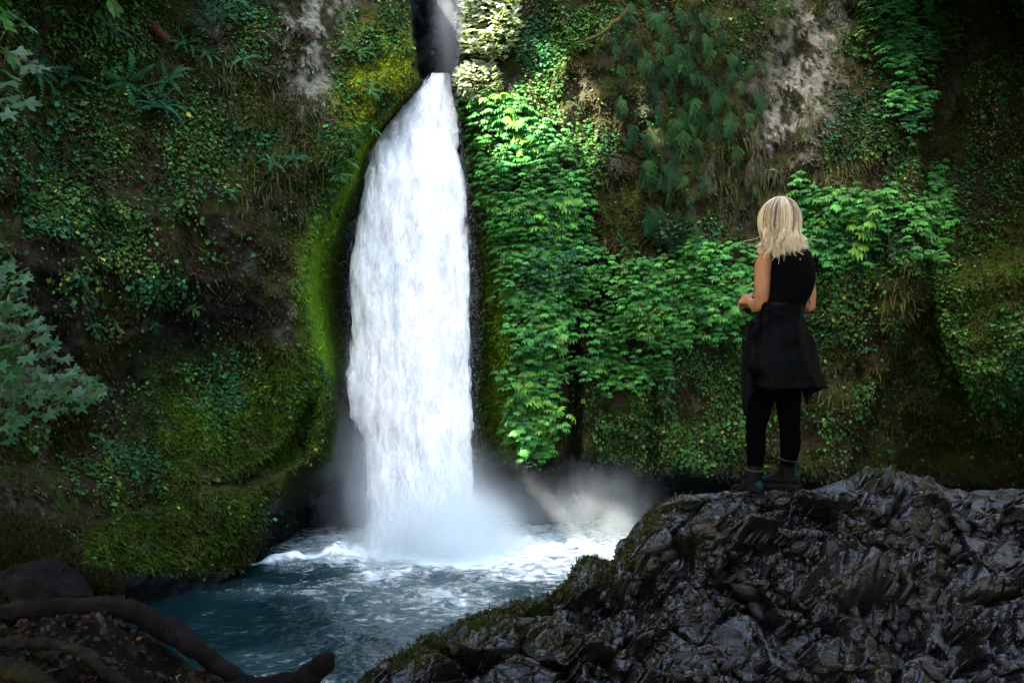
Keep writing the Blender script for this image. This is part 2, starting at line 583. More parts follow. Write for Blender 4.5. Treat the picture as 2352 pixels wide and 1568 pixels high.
v, f = wall_strip([(-19, -40, 0), (-19, -20, 0), (-19, 0, 0), (-18.5, 12, 0), (-18, 22, 0), (-16, 34, 0), (-10, 44, 0)], 10, 76, 0.45, targets)
gw = link("unseen_gorge_wall", mesh_np("unseen_gorge_wall", v, f, smooth=True), M_WALL)
tag(gw, "unseen wall added above the left bank to block and aim the sun", "cliff", kind="structure")
v, f = wall_strip([(8, 46, 0), (16, 38, 0), (23, 26, 0), (27, 12, 0), (29, 0, 0), (29, -15, 0)], 8, 40, 1.5, [])
gw2 = link("gorge_wall_right", mesh_np("gorge_wall_right", v, f, smooth=True), M_WALL)
tag(gw2, "tall mossy wall of the gorge above the right bank", "cliff", kind="structure")
v, f = wall_strip([(-10, 44, 0), (-4, 48, 0), (2, 49, 0), (8, 46, 0)], 10, 40, 1.5, [])
gw3 = link("gorge_wall_back", mesh_np("gorge_wall_back", v, f, smooth=True), M_WALL)
tag(gw3, "wall of the gorge behind the waterfall slot", "cliff", kind="structure")

# ------------------------------------------------------------------ water: pool and fall
def water_mat():
    m, n, l = nmat("pool_water")
    out = N(n, "ShaderNodeOutputMaterial")
    foam = N(n, "ShaderNodeAttribute", attribute_name="foam")
    geo = N(n, "ShaderNodeNewGeometry")
    mp = N(n, "ShaderNodeMapping"); mp.inputs["Scale"].default_value = (0.8, 1.0, 1.0)
    l(geo.outputs["Position"], mp.inputs[0])
    n1 = N(n, "ShaderNodeTexNoise"); n1.inputs["Scale"].default_value = 3.4; n1.inputs["Detail"].default_value = 8
    n1.inputs["Roughness"].default_value = 0.74; n1.inputs["Distortion"].default_value = 0.6
    l(mp.outputs[0], n1.inputs[0])
    # foam stands where the noise clears a level set by how churned the water is
    mr = N(n, "ShaderNodeMapRange")
    mr.inputs[1].default_value = 0.0; mr.inputs[2].default_value = 1.0
    mr.inputs[3].default_value = 0.70; mr.inputs[4].default_value = 0.20
    l(foam.outputs["Fac"], mr.inputs[0])
    sb = N(n, "ShaderNodeMath", operation='SUBTRACT'); l(n1.outputs[0], sb.inputs[0]); l(mr.outputs[0], sb.inputs[1])
    sm = N(n, "ShaderNodeMapRange", interpolation_type='SMOOTHSTEP')
    sm.inputs[1].default_value = 0.0; sm.inputs[2].default_value = 0.27
    l(sb.outputs[0], sm.inputs[0])
    aer = N(n, "ShaderNodeMix", data_type='RGBA')
    aer.inputs["A"].default_value = (0.002, 0.012, 0.015, 1); aer.inputs["B"].default_value = (0.12, 0.26, 0.30, 1)
    pw = N(n, "ShaderNodeMath", operation='POWER'); pw.inputs[1].default_value = 2.6
    l(foam.outputs["Fac"], pw.inputs[0]); l(pw.outputs[0], aer.inputs["Factor"])
    cx = N(n, "ShaderNodeMix", data_type='RGBA')
    l(sm.outputs[0], cx.inputs["Factor"]); l(aer.outputs["Result"], cx.inputs["A"]); cx.inputs["B"].default_value = (0.72, 0.84, 0.86, 1)
    p = N(n, "ShaderNodeBsdfPrincipled")
    l(cx.outputs["Result"], p.inputs["Base Color"])
    rr = N(n, "ShaderNodeMapRange"); rr.inputs[3].default_value = 0.13; rr.inputs[4].default_value = 0.8
    l(sm.outputs[0], rr.inputs[0]); l(rr.outputs[0], p.inputs["Roughness"])
    p.inputs["IOR"].default_value = 1.33
    n2 = N(n, "ShaderNodeTexNoise"); n2.inputs["Scale"].default_value = 6.0; n2.inputs["Detail"].default_value = 5
    l(mp.outputs[0], n2.inputs[0])
    ad = N(n, "ShaderNodeMath", operation='ADD'); l(n2.outputs[0], ad.inputs[0]); l(sm.outputs[0], ad.inputs[1])
    b = N(n, "ShaderNodeBump"); b.inputs["Strength"].default_value = 0.9; b.inputs["Distance"].default_value = 0.10
    l(ad.outputs[0], b.inputs["Height"]); l(b.outputs[0], p.inputs["Normal"])
    l(p.outputs[0], out.inputs[0])
    return m


bx0, by0 = -2.3, 31.9        # where the fall meets the pool
wx = np.arange(-22, 22, 0.11); wy = np.arange(7, 37, 0.11)
WX, WY = np.meshgrid(wx, wy)
ang = np.arctan2(WX - bx0, by0 - WY)
rad = np.hypot((WX - bx0) / 1.15, (WY - by0))
q = np.stack([WX, WY, 0 * WX], -1)
churn = np.exp(-(rad / 2.7) ** 2) + 0.52 * np.exp(-(rad / 6.5) ** 2)
churn = churn + 0.20 * np.exp(-((WX - 1.2) / 2.6) ** 2 - ((WY - 29) / 4.0) ** 2)
churn = churn + 0.20 * np.exp(-((WX + 0.2) / 4.0) ** 2 - ((WY - 23) / 6.0) ** 2)
# crest thrown out along the left rock
sl = np.abs((WY - 31.2) - (WX + 4.3) * 0.82)
churn = churn + 0.7 * np.exp(-(sl / 0.30) ** 2) * sst(-9.4, -7.6, WX) * sst(-3.4, -4.6, WX)
churn = churn + 0.22 * fbm(q * 0.55, 4) + 0.13 * sst(-9, -3, WX) * sst(8, 3, WX) + 0.03
churn = np.clip(churn, 0, 1)
crest = 0.34 * np.exp(-(sl / 0.35) ** 2) * sst(-8.6, -6.0, WX) * sst(-3.0, -4.6, WX)
WZ = 0.06 * fbm(q * 1.5, 3) + 0.05 * np.sin(rad * 3.2 + 2 * fbm(q * 0.5, 2)) * np.exp(-rad / 9) + 0.028 * fbm(q * 4.2 + 9, 3) \
    + 0.16 * np.exp(-(rad / 2.4) ** 2) * (0.7 + 0.9 * fbm(q * 1.3 + 4, 3)) + crest * (0.5 + 0.7 * fbm(q * 1.7, 3)) * 0.8 + 0.07 * churn ** 2 * fbm(q * 2.2 + 2, 4)
pool = link("pool_water", mesh_np("pool_water", np.stack([WX, WY, WZ], -1).reshape(-1, 3), grid_faces(*WX.shape), smooth=True,
                                  extra={"foam": churn.ravel()}), water_mat())
tag(pool, "dark teal plunge pool churned to white foam below the waterfall", "pool", kind="structure")
bed = link("ground", mesh_np("ground", [(-160, -160, -0.9), (160, -160, -0.9), (160, 160, -0.9), (-160, 160, -0.9)], np.array([[0, 1, 2, 3]])), M_WALL)
tag(bed, "gorge floor", "ground", kind="structure")


def fall_mat(name, lo, hi, sx, body):
    m, n, l = nmat(name)
    out = N(n, "ShaderNodeOutputMaterial")
    e = N(n, "ShaderNodeAttribute", attribute_name="edge")
    geo = N(n, "ShaderNodeNewGeometry")
    mp = N(n, "ShaderNodeMapping"); mp.inputs["Scale"].default_value = (sx, sx * 0.6, sx * 0.26)
    l(geo.outputs["Position"], mp.inputs[0])
    n1 = N(n, "ShaderNodeTexNoise"); n1.inputs["Scale"].default_value = 1.0; n1.inputs["Detail"].default_value = 7
    n1.inputs["Roughness"].default_value = 0.58; n1.inputs["Distortion"].default_value = 0.4
    l(mp.outputs[0], n1.inputs[0])
    a = N(n, "ShaderNodeMath", operation='ADD'); l(n1.outputs[0], a.inputs[0]); l(e.outputs["Fac"], a.inputs[1])
    al = N(n, "ShaderNodeMapRange", interpolation_type='SMOOTHSTEP')
    al.inputs[1].default_value = lo; al.inputs[2].default_value = hi
    l(a.outputs[0], al.inputs[0])
    mp2 = N(n, "ShaderNodeMapping"); mp2.inputs["Scale"].default_value = (1.6, 1.0, 0.55)
    l(geo.outputs["Position"], mp2.inputs[0])
    n2 = N(n, "ShaderNodeTexNoise"); n2.inputs["Scale"].default_value = 1.3; n2.inputs["Detail"].default_value = 5; n2.inputs["Roughness"].default_value = 0.55
    l(mp2.outputs[0], n2.inputs[0])
    cr = N(n, "ShaderNodeMapRange"); cr.inputs[1].default_value = 0.26; cr.inputs[2].default_value = 0.50
    l(n2.outputs[0], cr.inputs[0])
    cm = N(n, "ShaderNodeMix", data_type='RGBA')
    cm.inputs["A"].default_value = (0.66, 0.76, 0.81, 1); cm.inputs["B"].default_value = (0.95, 0.96, 0.96, 1)
    l(cr.outputs[0], cm.inputs["Factor"])
    d = N(n, "ShaderNodeBsdfDiffuse"); l(cm.outputs["Result"], d.inputs[0])
    t = N(n, "ShaderNodeBsdfTranslucent"); l(cm.outputs["Result"], t.inputs[0])
    b = N(n, "ShaderNodeBump"); b.inputs["Strength"].default_value = 0.1; b.inputs["Distance"].default_value = 0.08
    l(n1.outputs[0], b.inputs["Height"]); l(b.outputs[0], d.inputs["Normal"])
    mx = N(n, "ShaderNodeMixShader"); mx.inputs[0].default_value = body
    l(d.outputs[0], mx.inputs[1]); l(t.outputs[0], mx.inputs[2])
    tr = N(n, "ShaderNodeBsdfTransparent")
    m2 = N(n, "ShaderNodeMixShader")
    l(al.outputs[0], m2.inputs[0]); l(tr.outputs[0], m2.inputs[1]); l(mx.outputs[0], m2.inputs[2])
    l(m2.outputs[0], out.inputs[0])
    return m


FV = [165, 180, 215, 250, 290, 330, 400, 450, 500, 600, 700, 800, 900, 955, 1000, 1100, 1200, 1290]
FL = [992, 985, 948, 908, 882, 862, 838, 826, 816, 806, 806, 804, 804, 812, 836, 842, 842, 838]
FR = [1036, 1038, 1042, 1046, 1050, 1056, 1064, 1069, 1074, 1080, 1082, 1082, 1080, 1080, 1082, 1086, 1094, 1100]
fall = empty("waterfall", (bx0, by0, 0))
tag(fall, "white plunging waterfall pouring from a slot in the mossy cliff", "waterfall", kind="structure")


def fall_sheet(name, off, widen, amp, mat, ns=90, nv=330, edge0=0.0):
    V = np.linspace(168, 1275, nv)[:, None]
    s = np.linspace(0, 1, ns)[None, :]
    l_ = np.interp(V, FV, FL) - widen; r_ = np.interp(V, FV, FR) + widen * 0.8
    U = l_ + (r_ - l_) * s
    Vb = np.broadcast_to(V, U.shape)
    y = 33.6 - 1.9 * sst(170, 420, Vb) - 0.7 * sst(300, 1200, Vb) - off - 0.7 * np.sin(np.pi * s) ** 0.8
    Pp = at(U, Vb, y)
    st = fbm(Pp * np.array([2.2, 1.0, 0.45]), 4) + 0.6 * fbm(Pp * np.array([6.0, 1.0, 1.5]) + 8, 3)
    Pp = Pp + np.stack([(0.07 + 0.10 * (2 * np.abs(s - 0.5)) ** 4) * amp * fbm(Pp * np.array([1, 1, 0.8]) + 50, 3), -amp * st * 0.08, 0 * st], -1)
    e = np.minimum(s, 1 - s) * (r_ - l_) / FP * 32
    ed = np.clip(e / 0.5, 0, 1) ** 0.8 * 0.55 + edge0
    Pp = Pp - np.array([bx0, by0, 0])
    o = link(name, mesh_np(name, Pp.reshape(-1, 3), grid_faces(nv, ns), smooth=True, extra={"edge": (ed + 0 * U).ravel()}), mat, fall)
    return o


fall_sheet("water_core", 0.0, 0, 0.7, fall_mat("fall_core", 0.44, 0.74, 2.6, 0.25))
fall_sheet("water_veil", 0.25, 9, 1.0, fall_mat("fall_veil", 0.70, 1.15, 2.6, 0.3))
fall_sheet("water_spray_veil", 0.5, 18, 1.4, fall_mat("fall_spray", 0.80, 1.40, 4.0, 0.4))
fall_sheet("water_back_veil", -0.5, 22, 1.2, fall_mat("fall_back", 0.80, 1.2, 6.0, 0.3))

# drops flung off the edges of the fall
m_drop, n_, l_ = nmat("spray_drops")
o_ = N(n_, "ShaderNodeOutputMaterial"); d_ = N(n_, "ShaderNodeBsdfDiffuse"); d_.inputs[0].default_value = (0.75, 0.82, 0.86, 1)
l_(d_.outputs[0], o_.inputs[0])
nd = 6000
Vd = rng.uniform(200, 1150, nd)
side = rng.random(nd) < 0.5
sp = np.abs(rng.normal(0, 1, nd))
Ud = np.where(side, np.interp(Vd, FV, FL) - 2 - sp * (7 + 7 * sst(300, 700, Vd)), np.interp(Vd, FV, FR) + 1 + sp * (7 + 6 * sst(200, 500, Vd)))
pd = at(Ud, Vd, 32.2 + rng.normal(0, 0.35, nd) - 0.6 * sst(300, 900, Vd))
tv = np.array([[-0.5, 0, 0.0], [0.5, 0, 0.0], [0.0, 0.3, 0.0], [0, 0, 1.6]]); tv[:, 2] -= 0.5
tf = np.array([[0, 1, 3], [1, 2, 3], [2, 0, 3]])
rot = np.repeat(np.eye(3)[None], nd, 0)
v, f, c = instance(tv, tf, pd, rot, rng.uniform(0.004, 0.010, nd), np.ones(4), np.ones((nd, 3)))
dr = link("spray_drops", mesh_np("spray_drops", v, f), m_drop)
tag(dr, "fine white spray drops flung off both edges of the waterfall", "spray", kind="stuff")


def mist(name, loc, rad, dens, noise, seed, label, pw=1.6):
    import bmesh
    bm = bmesh.new()
    bmesh.ops.create_icosphere(bm, subdivisions=3, radius=1.0)
    me = bpy.data.meshes.new(name)
    bm.to_mesh(me); bm.free()
    m, n, l = nmat(name)
    out = N(n, "ShaderNodeOutputMaterial")
    tc = N(n, "ShaderNodeTexCoord")
    ln = N(n, "ShaderNodeVectorMath", operation='LENGTH'); l(tc.outputs["Object"], ln.inputs[0])
    fo = N(n, "ShaderNodeMapRange", interpolation_type='SMOOTHSTEP')
    fo.inputs[1].default_value = 1.0; fo.inputs[2].default_value = 0.0
    l(ln.outputs["Value"], fo.inputs[0])
    po = N(n, "ShaderNodeMath", operation='POWER'); po.inputs[1].default_value = pw; l(fo.outputs[0], po.inputs[0])
    no = N(n, "ShaderNodeTexNoise"); no.inputs["Scale"].default_value = noise; no.inputs["Detail"].default_value = 3
    mp = N(n, "ShaderNodeMapping"); mp.inputs["Location"].default_value = (seed, seed * 2, 0)
    l(tc.outputs["Object"], mp.inputs[0]); l(mp.outputs[0], no.inputs[0])
    nr = N(n, "ShaderNodeMapRange"); nr.inputs[1].default_value = 0.35; nr.inputs[2].default_value = 0.68
    nr.inputs[3].default_value = 0.25; nr.inputs[4].default_value = 1.5
    l(no.outputs[0], nr.inputs[0])
    mu = N(n, "ShaderNodeMath", operation='MULTIPLY'); l(po.outputs[0], mu.inputs[0]); l(nr.outputs[0], mu.inputs[1])
    m2 = N(n, "ShaderNodeMath", operation='MULTIPLY'); m2.inputs[1].default_value = dens; l(mu.outputs[0], m2.inputs[0])
    pv = N(n, "ShaderNodeVolumePrincipled")
    pv.inputs["Color"].default_value = (0.87, 0.95, 0.985, 1)
    pv.inputs["Anisotropy"].default_value = 0.1
    l(m2.outputs[0], pv.inputs["Density"])
    l(pv.outputs[0], out.inputs["Volume"])
    o = link(name, me, m)
    o.location = loc; o.scale = rad
    tag(o, label, "mist", kind="stuff")
    return o


mist("mist", (-2.0, 29.6, 0.2), (3.2, 2.1, 2.6), 4.5, 1.8, 5, "dense white splash cloud where the waterfall strikes the pool")
mist("mist", (-2.3, 30.0, 1.9), (2.5, 1.2, 3.4), 0.55, 1.4, 41, "thin white veil of spray in front of the lower waterfall")
mist("mist", (-2.1, 30.4, 0.6), (4.6, 2.6, 3.2), 0.75, 2.0, 3, "white mist boiling up at the foot of the waterfall")
mist("mist", (-4.45, 30.8, 1.9), (1.15, 1.2, 2.9), 1.0, 1.6, 31, "bluish mist plume along the lower left edge of the waterfall")
mist("mist", (-4.9, 31.0, 2.8), (2.6, 1.7, 3.6), 0.2, 1.6, 8, "thin mist drifting up along the rock left of the waterfall")
mist("mist", (2.7, 31.8, 0.9), (3.2, 2.0, 2.6), 0.30, 2.4, 14, "sunlit mist hanging over the pool right of the waterfall")
mist("mist", (-2.35, 38.5, 18.5), (1.35, 3.5, 5.0), 0.16, 1.5, 21, "sunlit mist in the slot above the waterfall")

# ------------------------------------------------------------------ vegetation on the cliff
def sample(n, lo, hi, dens, cap=8):
    """n points on the cliff, kept with probability dens(U,V)"""
    outU, outV = [], []
    got = 0
    for _ in range(cap * 4):
        U = rng.uniform(lo[0], hi[0], n * 2); V = rng.uniform(lo[1], hi[1], n * 2)
        k = rng.random(n * 2) < dens(U, V)
        outU.append(U[k]); outV.append(V[k]); got += k.sum()
        if got >= n:
            break
    U = np.concatenate(outU)[:n]; V = np.concatenate(outV)[:n]
    return U, V, bil(P, U, V), norm(bil(GN, U, V))


UPV = np.array([0, 0, 1.0])
leaf_v = np.array([[0, 0, 0], [0.42, 0.45, 0.10], [0, 1.0, 0.0], [-0.42, 0.45, 0.10], [0, 0.5, -0.02]])
leaf_f = np.array([[0, 1, 4], [1, 2, 4], [2, 3, 4], [3, 0, 4]])


def leaf_rot(nrm, up_amt, jit):
    n = len(nrm)
    z = norm(nrm + up_amt * UPV + jit * rng.normal(0, 1, (n, 3)))
    y = -UPV + 0.6 * rng.normal(0, 1, (n, 3)) + 0.4 * nrm
    y = norm(y - (y * z).sum(1, keepdims=True) * z)
    x = np.cross(y, z)
    return np.stack([x, y, z], -1)


def hsv_jit(base, n, j=0.25):
    b = np.asarray(base)[None] * (1 + rng.normal(0, j, (n, 1)))
    b = b * (1 + rng.normal(0, 0.12, (n, 3)))
    return np.clip(b, 0.006, 0.8)


FERNP = [
    [(1060, 225), (1190, 235), (1290, 330), (1335, 470), (1370, 560), (1335, 690), (1300, 760), (1285, 900), (1272, 1040), (1222, 1072), (1180, 960), (1198, 800), (1172, 650), (1150, 500), (1118, 380)],
    [(1335, 590), (1440, 620), (1530, 600), (1600, 555), (1720, 585), (1735, 720), (1650, 770), (1560, 800), (1430, 790), (1340, 760)],
    [(1845, 440), (1940, 448), (2105, 485), (2090, 530), (1990, 560), (1935, 630), (1870, 610)],
    [(2025, -60), (2150, -60), (2195, 60), (2150, 150), (2110, 320), (2075, 310), (2060, 180), (2020, 60)],
    [(2105, 370), (2180, 420), (2170, 560), (2125, 640), (2105, 560)],
    [(1090, 10), (1230, 20), (1260, 110), (1180, 230), (1070, 230), (1075, 100)],
    [(1330, 750), (1560, 790), (1540, 870), (1400, 900), (1330, 860)],
]


def dens_fern(U, V):
    d = 0
    for w, p in zip([1.0, 0.85, 0.95, 0.75, 0.6, 0.0, 0.5], FERNP):
        d = np.maximum(d, w * pm(U, V, p, 16))
    q = np.stack([U * 0.02, V * 0.02, 0 * U], -1)
    return d * np.clip(0.65 + 0.75 * fbm(q + 3, 3), 0.10, 1)


# small leaved creepers and herbs
LEAFP = [
    ([(-50, 440), (300, 440), (330, 520), (280, 600), (120, 650), (-50, 640)], 0.9),
    ([(190, 540), (290, 560), (330, 700), (290, 830), (210, 800), (200, 680)], 0.65),
    ([(290, 640), (400, 560), (440, 600), (340, 760), (280, 880), (260, 800)], 0.6),
    ([(330, 830), (560, 800), (720, 760), (740, 880), (560, 1000), (350, 1000)], 0.32),
    ([(350, 330), (560, 360), (640, 500), (500, 560), (330, 470)], 0.22),
    ([(-50, -50), (620, -50), (640, 330), (420, 440), (-50, 430)], 0.30),
    ([(780, 30), (930, 20), (955, 180), (870, 280), (820, 370), (740, 600), (690, 640), (760, 420), (760, 200)], 0.75),
    ([(690, 700), (760, 650), (770, 900), (690, 860)], 0.5),
    ([(1100, 60), (1450, 20), (1420, 300), (1440, 500), (1300, 420), (1180, 230)], 0.75),
    ([(1330, 700), (1740, 700), (1760, 1000), (1640, 1090), (1330, 1060)], 0.45),
    ([(1870, 560), (2100, 500), (2110, 800), (1980, 950), (1900, 1000), (1840, 760)], 0.5),
    ([(1930, 60), (2110, 60), (2110, 480), (1880, 460), (1880, 340)], 0.35),
    ([(2130, 560), (2500, 500), (2500, 960), (2300, 960), (2130, 880)], 0.5),
    ([(2110, -60), (2500, -60), (2500, 540), (2110, 540)], 0.22),
    ([(1390, 480), (1640, 480), (1640, 600), (1390, 600)], 0.35),
    ([(0, 980), (480, 1020), (440, 1150), (100, 1160)], 0.3),
]


def dens_leaf(U, V):
    d = 0.05 + 0 * U
    for p, w in LEAFP:
        d = np.maximum(d, w * pm(U, V, p, 40))
    q = np.stack([U * 0.012, V * 0.012, 0 * U], -1)
    d = d * np.clip(0.38 + 1.5 * fbm(q + 9, 4), 0.015, 1)
    d = d * (1 - 0.8 * (sst(-40, 60, poly_sd(U, V, PALE1)) + sst(-50, 70, poly_sd(U, V, PALE2))))
    d = d * (1 - sst(20, 60, poly_sd(U, V, RECESS))) * (1 - sst(-4, 0, poly_sd(U, V, CHASM)))
    vb = np.interp(U, [1110, 1220, 1500, 2352], [1030, 1060, 1070, 1100])
    d = d * (1 - sst(-20, 40, V - vb) * (U > 1090)) * sst(1330, 1260, V)
    return d


# moss tufts: short drooping blades that give the rock its fuzz
def dens_moss(U, V):
    q = np.stack([U * 0.01, V * 0.01, 0 * U], -1)
    d = np.clip(0.42 + 0.9 * fbm(q + 21, 4), 0.04, 1)
    d = d * (1 - 0.75 * pm(U, V, BROWN, 80)) * (1 - 0.8 * (sst(-40, 60, poly_sd(U, V, PALE1)) + sst(-50, 70, poly_sd(U, V, PALE2))))
    for p, w in ((STRIP, 1), (LMOSS, 0.9), (MOUND, 0.9), (RSTRIP, 1), (BMOSS, 0.7), (YMOSS, 0.8)):
        d = np.maximum(d, w * pm(U, V, p, 30))
    d = d * (1 - sst(72, 92, poly_sd(U, V, RECESS))) * (1 - sst(-4, 0, poly_sd(U, V, CHASM)))
    vb = np.interp(U, [1110, 1220, 1500, 2352], [1030, 1060, 1070, 1100])
    d = d * (1 - sst(-30, 40, V - vb) * (U > 1090)) * sst(1330, 1280, V)
    return d


nm = 150000
U, V, p, nr = sample(nm, (-160, -130), (2500, 1330), dens_moss)
nm = len(U)
blade_v = np.array([[-0.22, 0, 0], [0.22, 0, 0], [0.12, 0.6, 0.16], [-0.12, 0.6, 0.16], [0, 1.0, 0.10]])
blade_q = np.array([[0, 1, 2, 3]]); blade_t = np.array([[3, 2, 4]])
base = cliff_colour(U, V, p) * rng.uniform(0.9, 2.0, (nm, 1)) + rng.uniform(0, 1, (nm, 1)) * np.array([0.012, 0.018, 0.0])
y = norm(-0.9 * UPV + 0.7 * nr + 0.55 * rng.normal(0, 1, (nm, 3)))
z = norm(nr + 0.6 * UPV + 0.3 * rng.normal(0, 1, (nm, 3)))
x = norm(np.cross(y, z)); z = np.cross(x, y)
rot = np.stack([x, y, z], -1)
v, f, c = instance(blade_v, np.array([[0, 1, 2], [0, 2, 3], [3, 2, 4]]), p + nr * 0.01, rot, rng.uniform(0.05, 0.17, nm), np.array([0.75, 0.75, 1, 1, 1.1]), base)
o = link("moss", mesh_np("moss", v, f, col=c), M_LEAF)
tag(o, "fuzzy green and brown moss coating the gorge cliffs", "moss", kind="stuff")

nl = 56000
U, V, p, nr = sample(nl, (-160, -130), (2500, 1330), dens_leaf)
nl = len(U)
kindn = fbm(np.stack([U * 0.009, V * 0.009, 0 * U + 5], -1), 3)
colr = hsv_jit((0.036, 0.092, 0.022), nl, 0.4)
tealm = sst(0.0, 0.4, kindn)[:, None]
colr = colr * (1 - tealm) + hsv_jit((0.022, 0.078, 0.030), nl, 0.4) * tealm
yel = (rng.random(nl) < 0.018 + 0.25 * pm(U, V, [(2180, 60), (2280, 60), (2290, 320), (2200, 330)], 30) + 0.10 * pm(U, V, LEAFP[0][0], 60) + 0.12 * pm(U, V, LEAFP[1][0], 40))
colr[yel] = hsv_jit((0.20, 0.19, 0.04), yel.sum(), 0.3)
big = rng.gamma(6, 1 / 6.0, nl)
v, f, c = instance(leaf_v, leaf_f, p + nr * rng.uniform(0.02, 0.12, (nl, 1)), leaf_rot(nr, 0.75, 0.4), 0.085 * big, np.array([0.8, 1, 1, 1, 0.9]), colr)
o = link("creeping_leaves", mesh_np("creeping_leaves", v, f, col=c), M_LEAF)
tag(o, "small round leaves of creeping plants scattered over the gorge cliffs", "ground cover", kind="stuff")

# hanging dry grass and rootlets on the bare rock
ng = 1500


def dens_grass(U, V):
    w = np.maximum(pm(U, V, [(1620, 250), (1960, 200), (1980, 560), (1640, 560)], 60), 0.6 * pm(U, V, [(1330, 400), (1480, 420), (1460, 620), (1360, 600)], 40))
    w = np.maximum(w, 0.5 * pm(U, V, [(480, 120), (760, 250), (740, 520), (560, 480)], 60))
    w = np.maximum(w, 0.35 * pm(U, V, [(1900, 300), (2100, 300), (2100, 1000), (1900, 900)], 60))
    return w * np.clip(0.5 + 1.2 * fbm(np.stack([U * 0.02, V * 0.012, 0 * U + 60], -1), 3), 0.02, 1)


U, V, p, nr = sample(ng, (300, 0), (2300, 1050), dens_grass)
ng = len(U)
gr_v = np.array([[-0.03, 0, 0], [0.03, 0, 0], [-0.03, 0.5, 0.14], [0.03, 0.5, 0.14], [0, 1.0, 0.08]])
gr_f = np.array([[0, 1, 3], [0, 3, 2], [2, 3, 4]])
y = norm(-UPV + 0.25 * nr + 0.16 * rng.normal(0, 1, (ng, 3)))
z = norm(nr - (nr * y).sum(1, keepdims=True) * y)
rot = np.stack([np.cross(y, z), y, z], -1)
cg = hsv_jit((0.045, 0.038, 0.018), ng, 0.35)
grn = rng.random(ng) < 0.45
cg[grn] = hsv_jit((0.035, 0.048, 0.012), grn.sum(), 0.3)
v, f, c = instance(gr_v, gr_f, p + nr * 0.03, rot, rng.uniform(0.2, 0.55, ng), np.ones(5), cg)
o = link("hanging_grass", mesh_np("hanging_grass", v, f, col=c), M_LEAF)
tag(o, "strands of dry grass hanging over the pale bare rock", "grass", kind="stuff")


# ---- maidenhair fern: layered drooping fans
def fern_template(seed, nfr):
    r = np.random.default_rng(seed)
    V_, F_, C_ = [], [], []
    k = 0
    for i in range(nfr):
        a0 = r.uniform(-1.1, 1.1)
        out = np.array([math.sin(a0), -math.cos(a0), 0])       # away from the wall (-y)
        base = np.array([r.normal(0, 0.17), -0.05, r.normal(0, 0.17)])
        hub = base + out * r.uniform(0.12, 0.30) + np.array([0, 0, r.uniform(0.02, 0.12)])
        shade = r.uniform(0.65, 1.3)
        V_ += [np.array([0, 0.02, 0]), np.array([0.012, 0.02, 0.0]), hub]
        F_ += [[k, k + 1, k + 2]]
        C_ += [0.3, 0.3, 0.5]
        k += 3
        nf = r.integers(7, 9)
        for j in range(nf):
            a = a0 + (j / (nf - 1) - 0.5) * 2.7
            d = np.array([math.sin(a), -math.cos(a), 0])
            L = r.uniform(0.13, 0.21) * (1 - 0.25 * abs(j / (nf - 1) - 0.5) * 2)
            sd = np.array([math.cos(a), math.sin(a), 0])
            w = r.uniform(0.026, 0.036)
            p0 = hub
            p1 = hub + d * L * 0.45 + np.array([0, 0, -0.03])
            p2 = hub + d * L * 0.80 + np.array([0, 0, -0.10 * L / 0.25])
            p3 = hub + d * L * 0.98 + np.array([0, 0, -0.20 * L / 0.25])
            V_ += [p0 - sd * w * .35, p0 + sd * w * .35, p1 - sd * w, p1 + sd * w, p2 - sd * w * .9, p2 + sd * w * .9, p3]
            F_ += [[k, k + 1, k + 3], [k, k + 3, k + 2], [k + 2, k + 3, k + 5], [k + 2, k + 5, k + 4], [k + 4, k + 5, k + 6]]
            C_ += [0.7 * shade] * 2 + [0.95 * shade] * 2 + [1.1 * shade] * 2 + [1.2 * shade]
            k += 7
    return np.array(V_), np.array(F_), np.array(C_)


tpl = [fern_template(100 + i, 6) for i in range(5)]
nfern = 2300
U, V, p, nr = sample(nfern, (1040, -120), (2500, 1100), dens_fern)
nfern = len(U)
order = np.argsort(-dens_fern(U, V) - 0.25 * rng.random(nfern))
ind, rest = order[:285], order[285:]
ferncol = np.array([0.058, 0.19, 0.045])


def fern_hue(U, V):
    c = np.array(ferncol)[None] * (1 + rng.normal(0, 0.22, (len(U), 1)))
    t = pm(U, V, FERNP[3], 60)[:, None] * 0.6
    c = c * (1 - t) + np.array([0.05, 0.21, 0.075]) * t
    return np.clip(c * (1 + rng.normal(0, 0.10, (len(U), 3))), 0.02, 0.6)


fm = []
for i, (tv, tf, tc) in enumerate(tpl):
    for k, hue in enumerate(([0.068, 0.22, 0.050], [0.12, 0.275, 0.042], [0.036, 0.155, 0.050])):
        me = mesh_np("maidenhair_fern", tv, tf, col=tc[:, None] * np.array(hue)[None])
        me.materials.append(M_FERN)
        fm.append(me)


def fern_place(U, V):
    if U < 1345 and V < 232: t = "at the lip of the waterfall"
    elif U < 1345:
        k = int(min(5, (V - 232) // 140))
        w = ["just below the lip", "far below the lip", "above the maple shrub", "beside the maple shrub", "below the maple shrub", "at the curtain's bottom tip"][k]
        t = "right of the waterfall, " + w + (", waterside" if U < 1215 else ", landside")
    elif U < 1790:
        w = "near the dark cleft" if U < 1470 else ("nearest the person" if U > 1630 else "midway to the cleft")
        t = "left of the person, " + w + (", high" if V < 690 else ", low")
    elif V < 340: t = "high on the right cliff, " + ("topmost" if V < 60 else ("middle" if V < 150 else "lowest"))
    elif U < 2095: t = "right of the person, " + ("beside the hair" if U < 1960 else "at the ledge's far end")
    else: t = "in the vertical corner of the right cliff"
    return "bright maidenhair fern " + t, "maidenhair ferns " + t


